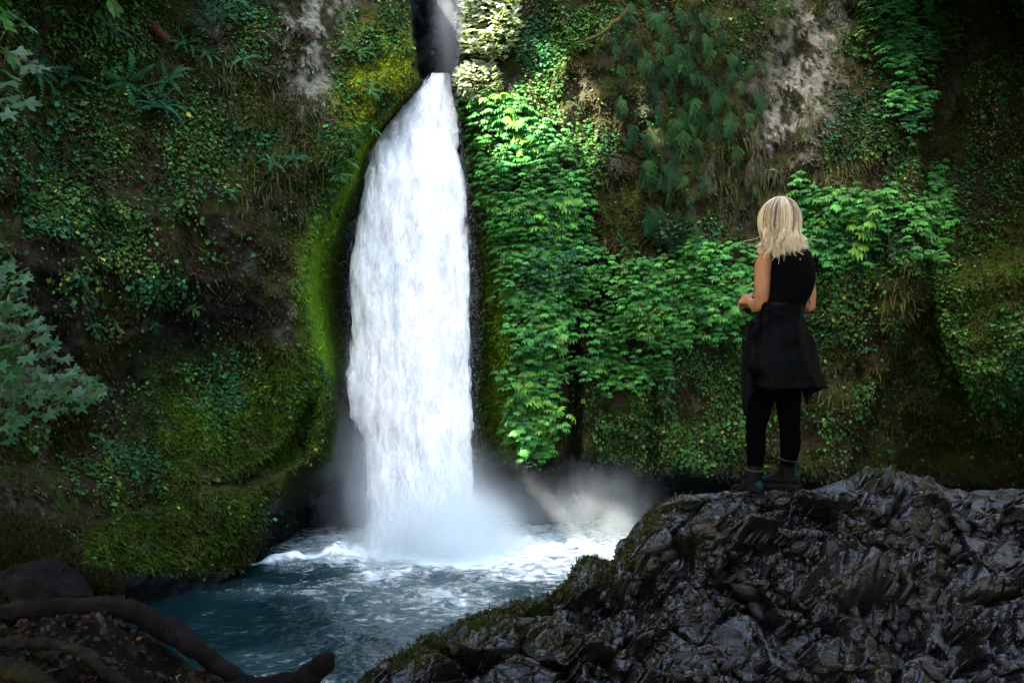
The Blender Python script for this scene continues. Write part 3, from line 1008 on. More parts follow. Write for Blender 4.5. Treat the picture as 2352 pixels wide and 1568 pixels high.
for i in ind:
    o = link("maidenhair_fern", fm[rng.integers(len(fm))])
    o.location = p[i]
    a = math.atan2(nr[i][0], -nr[i][1])
    o.rotation_euler = (rng.normal(0, 0.35), rng.normal(0, 0.35), a * 0.7 + rng.normal(0, 0.5))
    s = rng.uniform(0.8, 1.55)
    o.scale = (s, s, s)
    lb, gp = fern_place(U[i], V[i])
    tag(o, lb, "fern", gp)
MBf = [[], [], []]
off = 0
hues = fern_hue(U, V)
for t in range(5):
    idx = rest[t::5]
    tv, tf, tc = tpl[t]
    a = np.arctan2(nr[idx, 0], -nr[idx, 1]) * 0.7 + rng.normal(0, 0.3, len(idx))
    ca, sa = np.cos(a), np.sin(a)
    rot = np.zeros((len(idx), 3, 3)); rot[:, 0, 0] = ca; rot[:, 0, 1] = -sa; rot[:, 1, 0] = sa; rot[:, 1, 1] = ca; rot[:, 2, 2] = 1
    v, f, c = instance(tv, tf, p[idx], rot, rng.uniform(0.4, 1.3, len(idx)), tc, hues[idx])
    MBf[0].append(v); MBf[1].append(f + off); MBf[2].append(c); off += len(v)
o = link("fern_cover", mesh_np("fern_cover", np.concatenate(MBf[0]), np.concatenate(MBf[1]), col=np.concatenate(MBf[2])), M_FERN)
tag(o, "dense cover of maidenhair ferns on the cliff right of the waterfall", "ferns", kind="stuff")


# ---- sword ferns: rosettes of long toothed fronds
def frond(L, w, droop, rise, nl_=11):
    """one frond along +y, arching; returns verts, tris"""
    V_, F_ = [], []
    ts = np.linspace(0, 1, nl_ + 1)
    mid = np.stack([0 * ts, L * ts * (1 - 0.18 * ts * droop), L * (rise * ts - droop * 0.75 * ts ** 2)], -1)
    tan = norm(np.gradient(mid, axis=0))
    k = 0
    for i in range(nl_):
        t = ts[i]
        ww = w * (0.45 + 1.9 * t) * (1 - t) ** 0.75 * 1.25 + 0.006
        for s in (-1, 1):
            a = mid[i]; b = mid[i + 1]
            tip = (a + b) / 2 + np.array([s * ww, 0, 0]) + tan[i] * ww * 0.45 - np.array([0, 0, 0.12 * ww])
            V_ += [a, b * 0.85 + a * 0.15, tip]
            F_ += [[k, k + 1, k + 2]] if s > 0 else [[k, k + 2, k + 1]]
            k += 3
    return np.array(V_), np.array(F_)


def sword_fern_mesh(seed, nfr, col):
    r = np.random.default_rng(seed)
    mb = MB()
    for i in range(nfr):
        a = i / nfr * 2 * math.pi + r.normal(0, 0.2)
        v, f = frond(r.uniform(0.55, 0.85), r.uniform(0.055, 0.075), r.uniform(0.5, 1.1), r.uniform(0.5, 1.0))
        Rz = np.array(Matrix.Rotation(a, 3, 'Z'))
        Rt = np.array(Matrix.Rotation(r.normal(0, 0.25), 3, 'Y'))
        v = v @ Rt.T @ Rz.T
        mb.add(v, f, np.array(col) * r.uniform(0.7, 1.35))
    me = mb.mesh("sword_fern")
    me.materials.append(M_FERN)
    return me


SF = [sword_fern_mesh(i, 15, c) for i, c in enumerate([(0.030, 0.105, 0.038), (0.022, 0.085, 0.040), (0.055, 0.15, 0.038)])]
spots = [(285, 185, 1.15, "beside a second fern high on the left cliff, upper left of the pair", 0), (390, 190, 1.1, "right of its twin high on the left cliff", 1),
         (365, 250, 1.1, "below a pair of ferns on the left cliff", 1), (425, 105, 0.9, "near the red-brown slab of wood", 0), (470, 130, 0.8, "right of the red-brown slab of wood", 1),
         (620, 378, 0.75, "on the moss midway up the left cliff", 0), (672, 372, 0.8, "on the moss close to the waterfall's left side", 1),
         (70, 160, 1.2, "behind the maple leaves at upper left", 1), (150, 190, 1.0, "between the maple leaves and the fern pair", 1),
         (445, 708, 0.5, "alone on the brown rock of the left cliff", 2), (205, 748, 0.55, "low on the left cliff among creepers", 0), (345, 745, 0.5, "small, beside a trail of creepers on the left cliff", 0),
         (230, 560, 0.5, "half way down the left cliff", 0), (520, 445, 0.5, "small, under the mossy shoulder of the left cliff", 0),
         (815, 125, 1.0, "bright, on the knob left of the waterfall lip", 2), (845, 205, 0.7, "bright, just under the knob left of the waterfall lip", 2),
         (800, 320, 0.6, "on the mossy edge left of the fall", 2), (845, 290, 0.7, "on the mossy edge near the top left of the fall", 2), (770, 400, 0.7, "on the mossy edge, upper left of the fall", 2), (790, 365, 0.6, "squeezed against the mossy edge of the fall", 2),
         (240, 1010, 0.6, "hanging low beside the maple branch", 1), (275, 1050, 0.5, "hanging under another fern low on the left cliff", 1), (180, 640, 0.6, "above the maple branch", 0),
         (520, 40, 0.9, "at the top of the left cliff", 1), (560, 140, 0.7, "near the pale rock of the left cliff", 0), (240, 60, 0.9, "under the single bright maple leaf at the top", 1),
         (1565, 640, 0.5, "in the dark hollow left of the person", 1), (2160, 430, 0.6, "in the corner of the right cliff", 2), (1440, 560, 0.6, "below the brown grass on the right cliff", 0)]
for U_, V_, s, where, k in spots:
    p = bil(P, np.array([float(U_)]), np.array([float(V_)]))[0]; nr_ = norm(bil(GN, np.array([float(U_)]), np.array([float(V_)])))[0]
    o = link("sword_fern", SF[k])
    o.location = p + nr_ * 0.05
    tilt = Vector((nr_[0], nr_[1], nr_[2] + 0.75)).normalized()
    o.rotation_euler = (tilt.to_track_quat('Z', 'Y').to_matrix() @ Matrix.Rotation(random.uniform(0, 6), 3, 'Z')).to_euler()
    s *= 1.05
    o.scale = (s, s, s)
    tag(o, "sword fern " + where, "fern", "sword ferns on the cliffs")


# ---- cedar boughs hanging from above
def cedar_mesh(seed, col):
    r = np.random.default_rng(seed)
    mb = MB()
    n = 13
    L = 1.15
    t = np.linspace(0, 1, n)
    mid = np.stack([0.10 * np.sin(t * 3), -0.55 * L * t * (1 - 0.35 * t), -L * (0.15 * t + 0.62 * t ** 1.8)], -1)
    v, f = tube(mid, np.linspace(0.016, 0.004, n), 4, False)
    mb.add(v, f, (0.05, 0.04, 0.025))
    tan = norm(np.gradient(mid, axis=0))
    for i in range(1, n):
        for s in (-1, 1):
            l1 = (0.40 * (1 - 0.62 * t[i]) + 0.05) * r.uniform(0.75, 1.15)
            d = norm(np.array([s * 0.85, -0.15, -0.12]) + 0.65 * tan[i] + r.normal(0, 0.12, 3))
            k = 5
            q = np.linspace(0, 1, k)
            pts = mid[i] + d * (l1 * q)[:, None] + np.array([0, 0, -1]) * (0.38 * l1 * q ** 2)[:, None]
            w = 0.030 * (1 - 0.6 * q)
            up = norm(np.cross(d, np.array([0, 0, 1.0]))) * 0.7 + np.array([0, 0, 0.5])
            g = r.uniform(0.7, 1.3)
            for j in range(k - 1):
                for s2 in (-1, 1):
                    a = pts[j]; b = pts[j + 1]
                    tip = a + (b - a) * 1.35 + s2 * up * (0.070 * (1 - 0.55 * q[j])) + np.array([0, -0.01, -0.03])
                    side = norm(np.cross(tip - a, np.array([0.2, -1, 0.3]))) * 0.010
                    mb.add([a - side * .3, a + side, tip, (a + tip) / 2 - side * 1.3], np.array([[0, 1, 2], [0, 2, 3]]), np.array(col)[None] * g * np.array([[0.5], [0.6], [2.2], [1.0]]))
    me = mb.mesh("cedar_bough")
    me.materials.append(M_CEDAR)
    return me


CED = [cedar_mesh(200 + i, c) for i, c in enumerate([(0.009, 0.034, 0.011), (0.013, 0.045, 0.013), (0.007, 0.027, 0.011), (0.018, 0.052, 0.014)])]
CEDP = [[(1400, 40), (1560, 20), (1740, 150), (1745, 270), (1690, 330), (1620, 300), (1480, 260), (1440, 200)], [(1470, 270), (1620, 290), (1630, 400), (1590, 475), (1480, 440)], [(1470, 490), (1600, 485), (1590, 560), (1490, 570)], [(1420, 130), (1480, 120), (1470, 360), (1420, 300)]]


def dens_ced(U, V):
    d = 0 * U
    for q, w in zip(CEDP, (1, 0.9, 0.55, 0.5)):
        d = np.maximum(d, w * pm(U, V, q, 14))
    return d


U, V, p, nr = sample(290, (1350, -20), (1800, 600), dens_ced)
for i in range(len(U)):
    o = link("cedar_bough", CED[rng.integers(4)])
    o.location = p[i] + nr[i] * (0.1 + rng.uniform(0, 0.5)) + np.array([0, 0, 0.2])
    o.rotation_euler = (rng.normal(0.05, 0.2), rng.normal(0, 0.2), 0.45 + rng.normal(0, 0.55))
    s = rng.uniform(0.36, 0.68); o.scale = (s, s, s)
    w = "left side" if U[i] < 1530 else ("right side" if U[i] > 1640 else "middle")
    e = "in the low clump" if V[i] > 480 else ("in the hanging tail" if V[i] > 275 else ("half way up the cedar" if V[i] > 150 else "at the top of the cedar"))
    tag(o, "dark green cedar bough " + e + ", " + w, "cedar bough", "cedar boughs " + e + ", " + w)


# ---- leafy shrubs
def maple_leaf(r, lobes=5, depth_=0.45):
    """palmate leaf, stalk at origin, blade along +y, about 1 long"""
    tips = np.linspace(-2.15, 2.15, lobes)
    pts = [(0, 0.0)]
    for i, a in enumerate(tips):
        L = 0.62 * (1 - 0.10 * abs(a)) * r.uniform(0.92, 1.08)
        if i > 0:
            am = (tips[i - 1] + a) / 2
            pts.append((am, 0.62 * (1 - depth_)))
        pts.append((a - 0.20, L * 0.76)); pts.append((a, L)); pts.append((a + 0.20, L * 0.76))
    pts.append((0, 0.0))
    v = [(0, 0.42, 0.0)]
    for a, d in pts:
        if d == 0.0:
            v.append((0, 0.36, 0.01))
        else:
            x = math.sin(a) * d; y = 0.42 + math.cos(a) * d
            v.append((x, y, -0.28 * (x * x + (y - 0.42) ** 2) + 0.05 * math.sin(5 * a)))
    n = len(v)
    f = [[0, i + 1, i] for i in range(1, n - 1)]
    return np.array(v), np.array(f)


def shrub(name, label, U0, V0, ru, rv, n, size, col, forward, cat="shrub"):
    root = empty(name, bil(P, np.array([float(U0)]), np.array([float(V0 + rv)]))[0])
    tag(root, label, cat)
    base = np.array(root.location)
    r = np.random.default_rng(int(U0))
    lv, lf = maple_leaf(r)
    th = r.uniform(0, 2 * np.pi, n); rr = np.sqrt(r.random(n))
    U = U0 + ru * rr * np.cos(th); V = V0 + rv * rr * np.sin(th)
    pp = bil(P, U, V); nn = norm(bil(GN, U, V))
    pp = pp + np.array([0, -1, 0.1]) * (forward * np.sqrt(np.maximum(0, 1 - rr ** 2)) * r.uniform(0.3, 1, n))[:, None] - np.array([0, 0.1, 0])
    z = norm(np.array([0, -0.45, 1.0]) + 0.35 * r.normal(0, 1, (n, 3)))
    y = norm(np.stack([np.cos(th) * 0.8, -0.7 + 0 * th, -0.4 + 0 * th], -1) + 0.4 * r.normal(0, 1, (n, 3)))
    y = norm(y - (y * z).sum(1, keepdims=True) * z)
    rot = np.stack([np.cross(y, z), y, z], -1)
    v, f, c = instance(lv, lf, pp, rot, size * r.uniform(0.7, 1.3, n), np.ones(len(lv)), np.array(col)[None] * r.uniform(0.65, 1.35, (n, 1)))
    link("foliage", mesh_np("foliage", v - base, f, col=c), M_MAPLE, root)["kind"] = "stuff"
    mb = MB()
    for i in range(0, n, 9):
        e = pp[i]
        m_ = (base + e) / 2 + np.array([0, -0.1, 0.1])
        vv, ff = tube(resample([base, m_, e], 6) - base, np.linspace(0.02, 0.005, 6), 5)
        mb.add(vv, ff, (0.05, 0.04, 0.03))
    link("stem", mb.mesh("stem"), M_STEM, root)
    return root


shrub("maple_shrub", "blue-green vine maple shrub on the cliff right of the waterfall", 1265, 610, 70, 75, 210, 0.19, (0.028, 0.11, 0.055), 1.0)
shrub("leafy_shrub", "pale green small-leaved shrub low on the cliff beside the dark cleft", 1270, 765, 50, 28, 90, 0.13, (0.06, 0.19, 0.08), 0.4)
shrub("sun_paled_shrub", "sunlit shrub, leaves painted near-white for glare, at the right lip of the waterfall", 1120, 50, 72, 100, 900, 0.22, (0.34, 0.38, 0.24), 1.0)  # leaf colour lightened so the sunlit leaves burn out white
shrub("sun_paled_shrub", "lower sunlit shrub, leaves painted pale for glare, beside the top of the fall", 1098, 190, 52, 46, 400, 0.2, (0.34, 0.38, 0.24), 0.8)
shrub("leafy_shrub", "dark blue-green rounded shrub under the cedar", 1535, 530, 55, 40, 200, 0.12, (0.015, 0.065, 0.038), 0.6)
shrub("leafy_shrub", "dull green shrub at the top left of the cliff", 110, 20, 90, 70, 160, 0.16, (0.022, 0.075, 0.034), 0.8)
shrub("leafy_shrub", "grey-green shrub at the top of the left cliff beside the bare rock", 500, 50, 60, 50, 180, 0.11, (0.026, 0.07, 0.036), 0.7)

# dead wood on the cliff
mb = MB()
b0 = bil(P, np.array([1440.0]), np.array([40.0]))[0]; b1 = bil(P, np.array([1310.0]), np.array([118.0]))[0]
pts = resample([b0 + (0, -.4, .1), b0 * .5 + b1 * .5 + (0.1, -.7, -.15), b1 + (0, -.5, 0)], 14)
pts = pts + 0.02 * rng.normal(0, 1, pts.shape)
v, f = tube(pts - b1, np.linspace(0.10, 0.03, 14), 7)
mb.add(v, f, (0.07, 0.055, 0.014))
o = link("fallen_branch", mb.mesh("fallen_branch", True), M_STEM); o.location = b1
tag(o, "mossy yellow-brown branch slanting across the upper right cliff", "branch")
b0 = bil(P, np.array([378.0]), np.array([84.0]))[0] + np.array([0, -0.5, 0])
sl_v = np.array([[-.26, 0, .20], [-.10, -.06, .24], [.28, -.04, -.12], [.30, .02, -.28], [.12, 0, -.22], [-.20, .02, .02],
                 [-.26, .08, .20], [-.10, .06, .24], [.28, .08, -.12], [.30, .10, -.28], [.12, .08, -.22], [-.20, .08, .02]])
n6 = 6
sl_q = [[i, (i + 1) % n6, (i + 1) % n6 + n6, i + n6] for i in range(n6)]
mb = MB(); mb.add(sl_v, [np.array(sl_q), np.array([[0, 5, 1], [1, 5, 4], [1, 4, 2], [2, 4, 3], [6, 7, 11], [7, 10, 11], [7, 8, 10], [8, 9, 10]])], (0.11, 0.045, 0.03))
o = link("wood_slab", mb.mesh("wood_slab"), M_STEM); o.location = b0
tag(o, "broken red-brown slab of wood lodged on the left cliff", "wood")

# ------------------------------------------------------------------ foreground: rock outcrop
SIL_U = [600, 700, 790, 850, 985, 1080, 1190, 1290, 1318, 1332, 1350, 1375, 1395, 1408, 1414, 1424, 1438, 1446, 1458, 1500, 1560, 1690, 1860, 1960, 1985, 2040, 2075, 2130, 2160, 2220, 2300, 2352, 2700, 3300]
SIL_V = [1640, 1605, 1572, 1540, 1455, 1420, 1378, 1352, 1300, 1278, 1270, 1280, 1288, 1286, 1250, 1238, 1236, 1222, 1203, 1165, 1137, 1136, 1122, 1092, 1074, 1074, 1088, 1098, 1112, 1130, 1122, 1120, 1150, 1200]


def ridge(U):
    R = np.interp(U, [600, 790, 1000, 1300, 1450, 1560, 1750, 2000, 2352, 3300], [4.0, 4.2, 4.6, 5.15, 5.35, 5.5, 5.6, 5.75, 5.9, 6.2])
    V = np.interp(U, SIL_U, SIL_V)
    return R, H - (V - CV) / FP * R


def rock_z(U, r):
    R, zr = ridge(U)
    r0 = 2.6
    z0 = H - 1.66
    t = np.clip((r - r0) / (R - r0), 0, 1)
    g = 0.35 * t + 0.65 * sst(0.15, 1.12, t) / sst(0.15, 1.12, 1.0)
    z = z0 + (zr - z0) * g
    # hollow ledge at lower right
    lw = np.exp(-((U - 2090) / 190.0) ** 2)
    z = z - 0.34 * lw * sst(R * 0.832, R * 0.815, r) * sst(R * 0.70, R * 0.76, r)
    lw = np.exp(-((U - 1760) / 120.0) ** 2)
    z = z - 0.16 * lw * sst(R * 0.90, R * 0.88, r) * sst(R * 0.80, R * 0.84, r)
    lw = np.exp(-((U - 1430) / 170.0) ** 2)
    z = z - 0.13 * lw * sst(R * 0.915, R * 0.90, r) * sst(R * 0.80, R * 0.86, r)
    b = r > R
    z = np.where(b, zr - (r - R) * 1.6 - ((r - R) * 1.2) ** 2, z)
    return z


ru = np.concatenate([np.arange(600, 2450, 4.0), np.arange(2450, 3300, 16.0)])
rt = np.concatenate([np.linspace(0.40, 0.66, 30, endpoint=False), np.linspace(0.66, 1.03, 210, endpoint=False), np.linspace(1.03, 1.55, 34)])
RU, RT = np.meshgrid(ru, rt)
RR = RT * ridge(RU)[0]
RZ = rock_z(RU, RR)
RX = (RU - CU) / FP * RR
Q = np.stack([RX, RR, RZ], -1)
fade = 1 - 0.75 * sst(0.94, 1.0, RT) * sst(1.08, 1.0, RT)          # keep the skyline where it is
wq = fbm(Q * 4, 2)[..., None] * 0.35
d1, d2, o1, i1 = worley_full(Q * np.array([3.0, 2.6, 5.5]) + wq)
e1, e2, o2, i2 = worley_full(Q * np.array([8.0, 6.2, 13.0]) + wq * 2 + 40)
g1, g2, o3, i3 = worley_full(Q * np.array([27.0, 21.0, 38.0]) + 80)
cid, cid2 = i1[..., 0], i2[..., 0]


def facet(o, i, a, tilt): return a * (i[..., 0] - 0.4) + tilt * ((i[..., 1] - 0.5) * o[..., 0] + (i[..., 2] - 0.35) * o[..., 1])


crack = 1 - sst(0.0, 0.14, d2 - d1)
crack2 = 1 - sst(0.0, 0.16, e2 - e1)
lump = sst(0.0, 0.3, e2 - e1)
h_ = facet(o1, i1, 0.26, 0.30) - 0.05 * crack + facet(o2, i2, 0.065, 0.075) - 0.016 * crack2 + facet(o3, i3, 0.007, 0.010) + 0.06 * fbm(Q * 1.9 + 7, 3) + 0.006 * fbm(Q * 30, 3)
fade = np.maximum(fade, 0.3)
Q2 = Q + np.stack([0.15 * h_, -0.75 * h_, 0.55 * h_], -1) * fade[..., None]
rn1 = fbm(Q * 3.3 + 1, 4); rn2 = fbm(Q * 9 + 4, 3)


def cmix(a, b, w): return a + (np.asarray(b) - a) * np.clip(w, 0, 1)[..., None]


rc = np.broadcast_to(np.array([0.0030, 0.0025, 0.0022]), Q.shape).copy()
rc = cmix(rc, [0.0085, 0.0075, 0.0068], sst(0.45, 0.95, cid2) * sst(0.1, 0.5, lump))
rc = cmix(rc, [0.009, 0.006, 0.004], sst(0.8, 0.95, cid) * 0.8)
rc = cmix(rc, [0.006, 0.006, 0.006], crack * 0.8)
rc = rc * (1 + 0.35 * rn1[..., None])
# moss along the left shoulder and in patches
Rm, zm = ridge(RU)
mossw = sst(0.90, 0.975, RT) * sst(1.06, 0.99, RT) * sst(1640, 1460, RU) * sst(0.1, 0.35, rn1 + 0.45)
mossw = np.maximum(mossw, sst(0.2, 0.6, rn1 + 0.35 * rn2) * 0.8 * sst(0.84, 0.95, RT) * sst(1650, 1330, RU))
mossw = np.maximum(mossw, np.exp(-((RU - 2015) / 55.0) ** 2) * sst(0.965, 0.99, RT) * sst(1.06, 1.0, RT))
rc = cmix(rc, [0.018, 0.020, 0.004], mossw)
rock_me = mesh_np("rock_outcrop", Q2.reshape(-1, 3), grid_faces(len(rt), len(ru)), col=np.clip(rc, 0.001, 0.6).reshape(-1, 3), smooth=True)
rock = link("rock_outcrop", rock_me, M_ROCK)
tag(rock, "dark wet pebbly rock outcrop that the person stands on", "rock", kind="structure")
rdu = np.gradient(Q2, axis=1); rdv = np.gradient(Q2, axis=0)
RN = norm(np.cross(rdu, rdv)); RN = np.where(RN[..., 2:3] < 0, -RN, RN)


def rock_at(U, t):
    iu = np.clip(np.searchsorted(ru, U), 0, len(ru) - 1); it = np.clip(np.searchsorted(rt, t), 0, len(rt) - 1)
    return Q2[it, iu], RN[it, iu]


def stone_mesh(seed):
    r = np.random.default_rng(seed)
    th = np.linspace(0, 2 * np.pi, 7, endpoint=False)
    vs = [(0, 0, 0.55)]
    for z, rr in ((0.42, 0.62), (0.08, 1.0), (-0.35, 0.75)):
        for a in th:
            k = rr * r.uniform(0.8, 1.18)
            vs.append((math.cos(a) * k, math.sin(a) * k * 0.72, z * r.uniform(0.75, 1.2)))
    vs.append((0, 0, -0.6))
    f3 = [[0, 1 + i, 1 + (i + 1) % 7] for i in range(7)] + [[22, 15 + (i + 1) % 7, 15 + i] for i in range(7)]
    f4 = [[1 + b * 7 + i, 8 + b * 7 + i, 8 + b * 7 + (i + 1) % 7, 1 + b * 7 + (i + 1) % 7] for b in (0, 1) for i in range(7)]
    return np.array(vs), np.array(f4), np.array(f3)


ST = [stone_mesh(i) for i in range(9)]
STC = [(0.085, 0.075, 0.072), (0.05, 0.046, 0.048), (0.12, 0.112, 0.108), (0.10, 0.072, 0.052), (0.035, 0.034, 0.036), (0.16, 0.15, 0.145), (0.06, 0.055, 0.045), (0.09, 0.088, 0.095), (0.045, 0.04, 0.036)]
STM = []
for (v, f4, f3), c in zip(ST, STC):
    me = mesh_np("stone", v, [f4, f3], col=np.broadcast_to(0.09 * np.array(c), (len(v), 3)), smooth=True)
    me.materials.append(M_ROCK)
    STM.append(me)


def stone_spots(n, lo, hi):
    U = rng.uniform(lo, hi, n); t = rng.uniform(0.66, 0.985, n)
    k = rng.random(n) < np.clip(0.25 + 0.9 * sst(1150, 1500, U), 0, 1)
    k &= ~((U > 1670) & (U < 1870) & (t > 0.90))          # bare footing under the boots
    return U[k], t[k]


U, t = stone_spots(330, 950, 2360)
U = U[:290]; t = t[:290]
pp, nn = rock_at(U, t)
for i in range(len(U)):
    o = link("stone", STM[rng.integers(9)], parent=rock)
    s = rng.gamma(5, 1 / 5.0) * 0.030 + 0.014
    o.location = pp[i] - nn[i] * s * 0.42
    nz = Vector(norm(nn[i] + np.array([0, -0.4, 0.5]) + rng.normal(0, 0.3, 3)))
    o.rotation_euler = (nz.to_track_quat('Z', 'Y').to_matrix() @ Matrix.Rotation(rng.uniform(0, 6.28), 3, 'Z')).to_euler()
    o.scale = (s * rng.uniform(0.9, 1.5), s * rng.uniform(0.8, 1.2), s * rng.uniform(0.7, 1.0))
U, t = stone_spots(800, 780, 2450)
pp, nn = rock_at(U, t)
sv, sf, sc_, off = [], [], [], 0
tri = [np.concatenate([f3, f4[:, [0, 1, 2]], f4[:, [0, 2, 3]]]) for v, f4, f3 in ST]
for k in range(9):
    idx = np.arange(k, len(U), 9)
    z = norm(nn[idx] + np.array([0, -0.4, 0.5]) + rng.normal(0, 0.35, (len(idx), 3)))
    rot = frames(z, rng.normal(0, 1, (len(idx), 3)))
    s = rng.gamma(4, 1 / 4.0, len(idx)) * 0.017 + 0.006
    v, f, c = instance(ST[k][0], tri[k], pp[idx] - nn[idx] * (s * 0.1)[:, None], rot, s, np.ones(23), 0.08 * np.array(STC[k])[None] * rng.uniform(0.5, 1.5, (len(idx), 1)))
    sv.append(v); sf.append(f + off); sc_.append(c); off += len(v)
o = link("pebbles", mesh_np("pebbles", np.concatenate(sv), np.concatenate(sf), col=np.concatenate(sc_), smooth=True), M_ROCK, rock)
o["kind"] = "stuff"

# moss tufts on the outcrop
nmo = 26000
iu = rng.integers(0, len(ru), nmo * 6); it = rng.integers(0, len(rt), nmo * 6)
keep = rng.random(nmo * 6) < mossw[it, iu] ** 1.5
iu, it = iu[keep][:nmo], it[keep][:nmo]
pp, nn = Q2[it, iu], RN[it, iu]
pp = pp + rng.normal(0, 0.006, pp.shape)
n_ = len(pp)
y = norm(nn + 0.5 * rng.normal(0, 1, (n_, 3)) + np.array([0, 0, 0.3]))
x = norm(np.cross(y, rng.normal(0, 1, (n_, 3)))); z = np.cross(x, y)
v, f, c = instance(blade_v, np.array([[0, 1, 2], [0, 2, 3], [3, 2, 4]]), pp, np.stack([x, y, z], -1), rng.uniform(0.010, 0.026, n_), np.array([0.5, 0.5, 1, 1, 1.2]), hsv_jit((0.024, 0.026, 0.005), n_, 0.35))
o = link("rock_moss", mesh_np("rock_moss", v, f, col=c), M_LEAF)
tag(o, "olive moss fringing the left shoulder of the rock outcrop", "moss", kind="stuff")


def grass_tuft(name, label, base, n, L, col, spread=0.5):
    mb = MB()
    for i in range(n):
        d = norm(np.array([rng.normal(0, spread), rng.normal(0, spread), 1.0]))
        l = L * rng.uniform(0.5, 1.1)
        tt = np.linspace(0, 1, 5)
        c = d[None] * (l * tt)[:, None] + np.array([d[0], d[1], -0.3])[None] * (l * 0.4 * tt ** 2)[:, None]
        w = 0.0022 * (1 - tt)[:, None] * np.array([[1, 0.3, 0]])
        v = np.concatenate([c - w, c + w + 1e-5])
        f = np.array([[j, j + 1, j + 6, j + 5] for j in range(4)])
        mb.add(v, f, np.array(col) * rng.uniform(0.6, 1.4))
    o = link(name, mb.mesh(name), M_LEAF)
    o.location = base
    tag(o, label, "grass")


for k, (U_, lab) in enumerate([(1155, "sparse grass tuft at the mossy edge of the outcrop above the pool"), (1180, "second sparse grass tuft right beside the first on the mossy edge"),
                               (1520, "tiny grass tuft on the mossy shoulder left of the person"), (1625, "low weedy grass tuft left of the person's boots")]):
    pp, nn = rock_at(np.array([float(U_)]), np.array([0.985]))
    grass_tuft("grass_tuft", lab, pp[0], 16 if k < 2 else 10, 0.10 if k < 2 else 0.035, (0.09, 0.10, 0.03))

# ------------------------------------------------------------------ foreground: forest floor and roots on the left
LS_U = [-1200, -400, 0, 100, 260, 300, 420, 520, 600, 700, 780, 860, 1000]
LS_V = [1420, 1400, 1400, 1395, 1390, 1415, 1470, 1530, 1560, 1575, 1590, 1620, 1660]


def floor_z(U, r):
    R = 4.3 + 0 * U
    zr = H - (np.interp(U, LS_U, LS_V) + 22 - CV) / FP * R
    t = np.clip((r - 1.2) / (R - 1.2), 0, 1)
    z = (H - 1.66) + (zr - (H - 1.66)) * sst(0.1, 1.1, t) / sst(0.1, 1.1, 1.0)
    return np.where(r > R, zr - (r - R) * 1.1 - ((r - R) * 0.8) ** 2, z)


fu = np.arange(-1200, 1000, 7.0)
fr = np.concatenate([np.linspace(1.2, 3.0, 30, endpoint=False), np.linspace(3.0, 4.6, 110, endpoint=False), np.linspace(4.6, 7.6, 40)])
FU, FR_ = np.meshgrid(fu, fr)
FZ = floor_z(FU, FR_)
FQ = np.stack([(FU - CU) / FP * FR_, FR_, FZ], -1)
fh = 0.10 * fbm(FQ * 2.2 + 9, 3) + 0.045 * fbm(FQ * 7, 3) + 0.02 * ridged(FQ * 14, 2)
FQ[..., 2] += fh * (1 - 0.5 * sst(4.0, 4.3, FR_))
fn = fbm(FQ * 3 + 2, 4); fn2 = fbm(FQ * 8 + 6, 3)
fc = np.broadcast_to(np.array([0.0035, 0.0026, 0.0018]), FQ.shape).copy()
fc = cmix(fc, [0.003, 0.0025, 0.002], sst(-0.1, 0.4, fn))
fc = cmix(fc, [0.018, 0.012, 0.008], sst(0.45, 0.8, fn2) * 0.7)
fc = cmix(fc, [0.009, 0.010, 0.002], sst(0.25, 0.6, -fn) * 0.8)
flo = link("forest_floor", mesh_np("forest_floor", FQ.reshape(-1, 3), grid_faces(len(fr), len(fu)), col=fc.reshape(-1, 3), smooth=True), M_SOIL)
tag(flo, "dark soil bank with litter at lower left", "ground", kind="structure")


def floor_pt(U, r):
    i = np.clip(np.searchsorted(fu, U), 0, len(fu) - 1); j = np.clip(np.searchsorted(fr, r), 0, len(fr) - 1)
    return FQ[j, i]


# leaf litter on the bank
nlit = 2600
U = rng.uniform(-250, 820, nlit); r_ = rng.uniform(3.2, 4.4, nlit)
pp = floor_pt(U, r_)
z = norm(np.array([0, -0.3, 1.0]) + 0.5 * rng.normal(0, 1, (nlit, 3)))
cl = hsv_jit((0.015, 0.009, 0.005), nlit, 0.5)
k = rng.random(nlit) < 0.12; cl[k] = hsv_jit((0.035, 0.027, 0.02), k.sum(), 0.4)
k = rng.random(nlit) < 0.10; cl[k] = hsv_jit((0.015, 0.02, 0.004), k.sum(), 0.4)
v, f, c = instance(leaf_v, leaf_f, pp + np.array([0, 0, 0.012]), frames(z, rng.normal(0, 1, (nlit, 3))), rng.gamma(4, 1 / 4.0, nlit) * 0.026, np.ones(5), cl)
o = link("leaf_litter", mesh_np("leaf_litter", v, f, col=c), M_LEAF)
tag(o, "brown leaf litter and bark bits strewn on the soil bank", "leaf litter", kind="stuff")


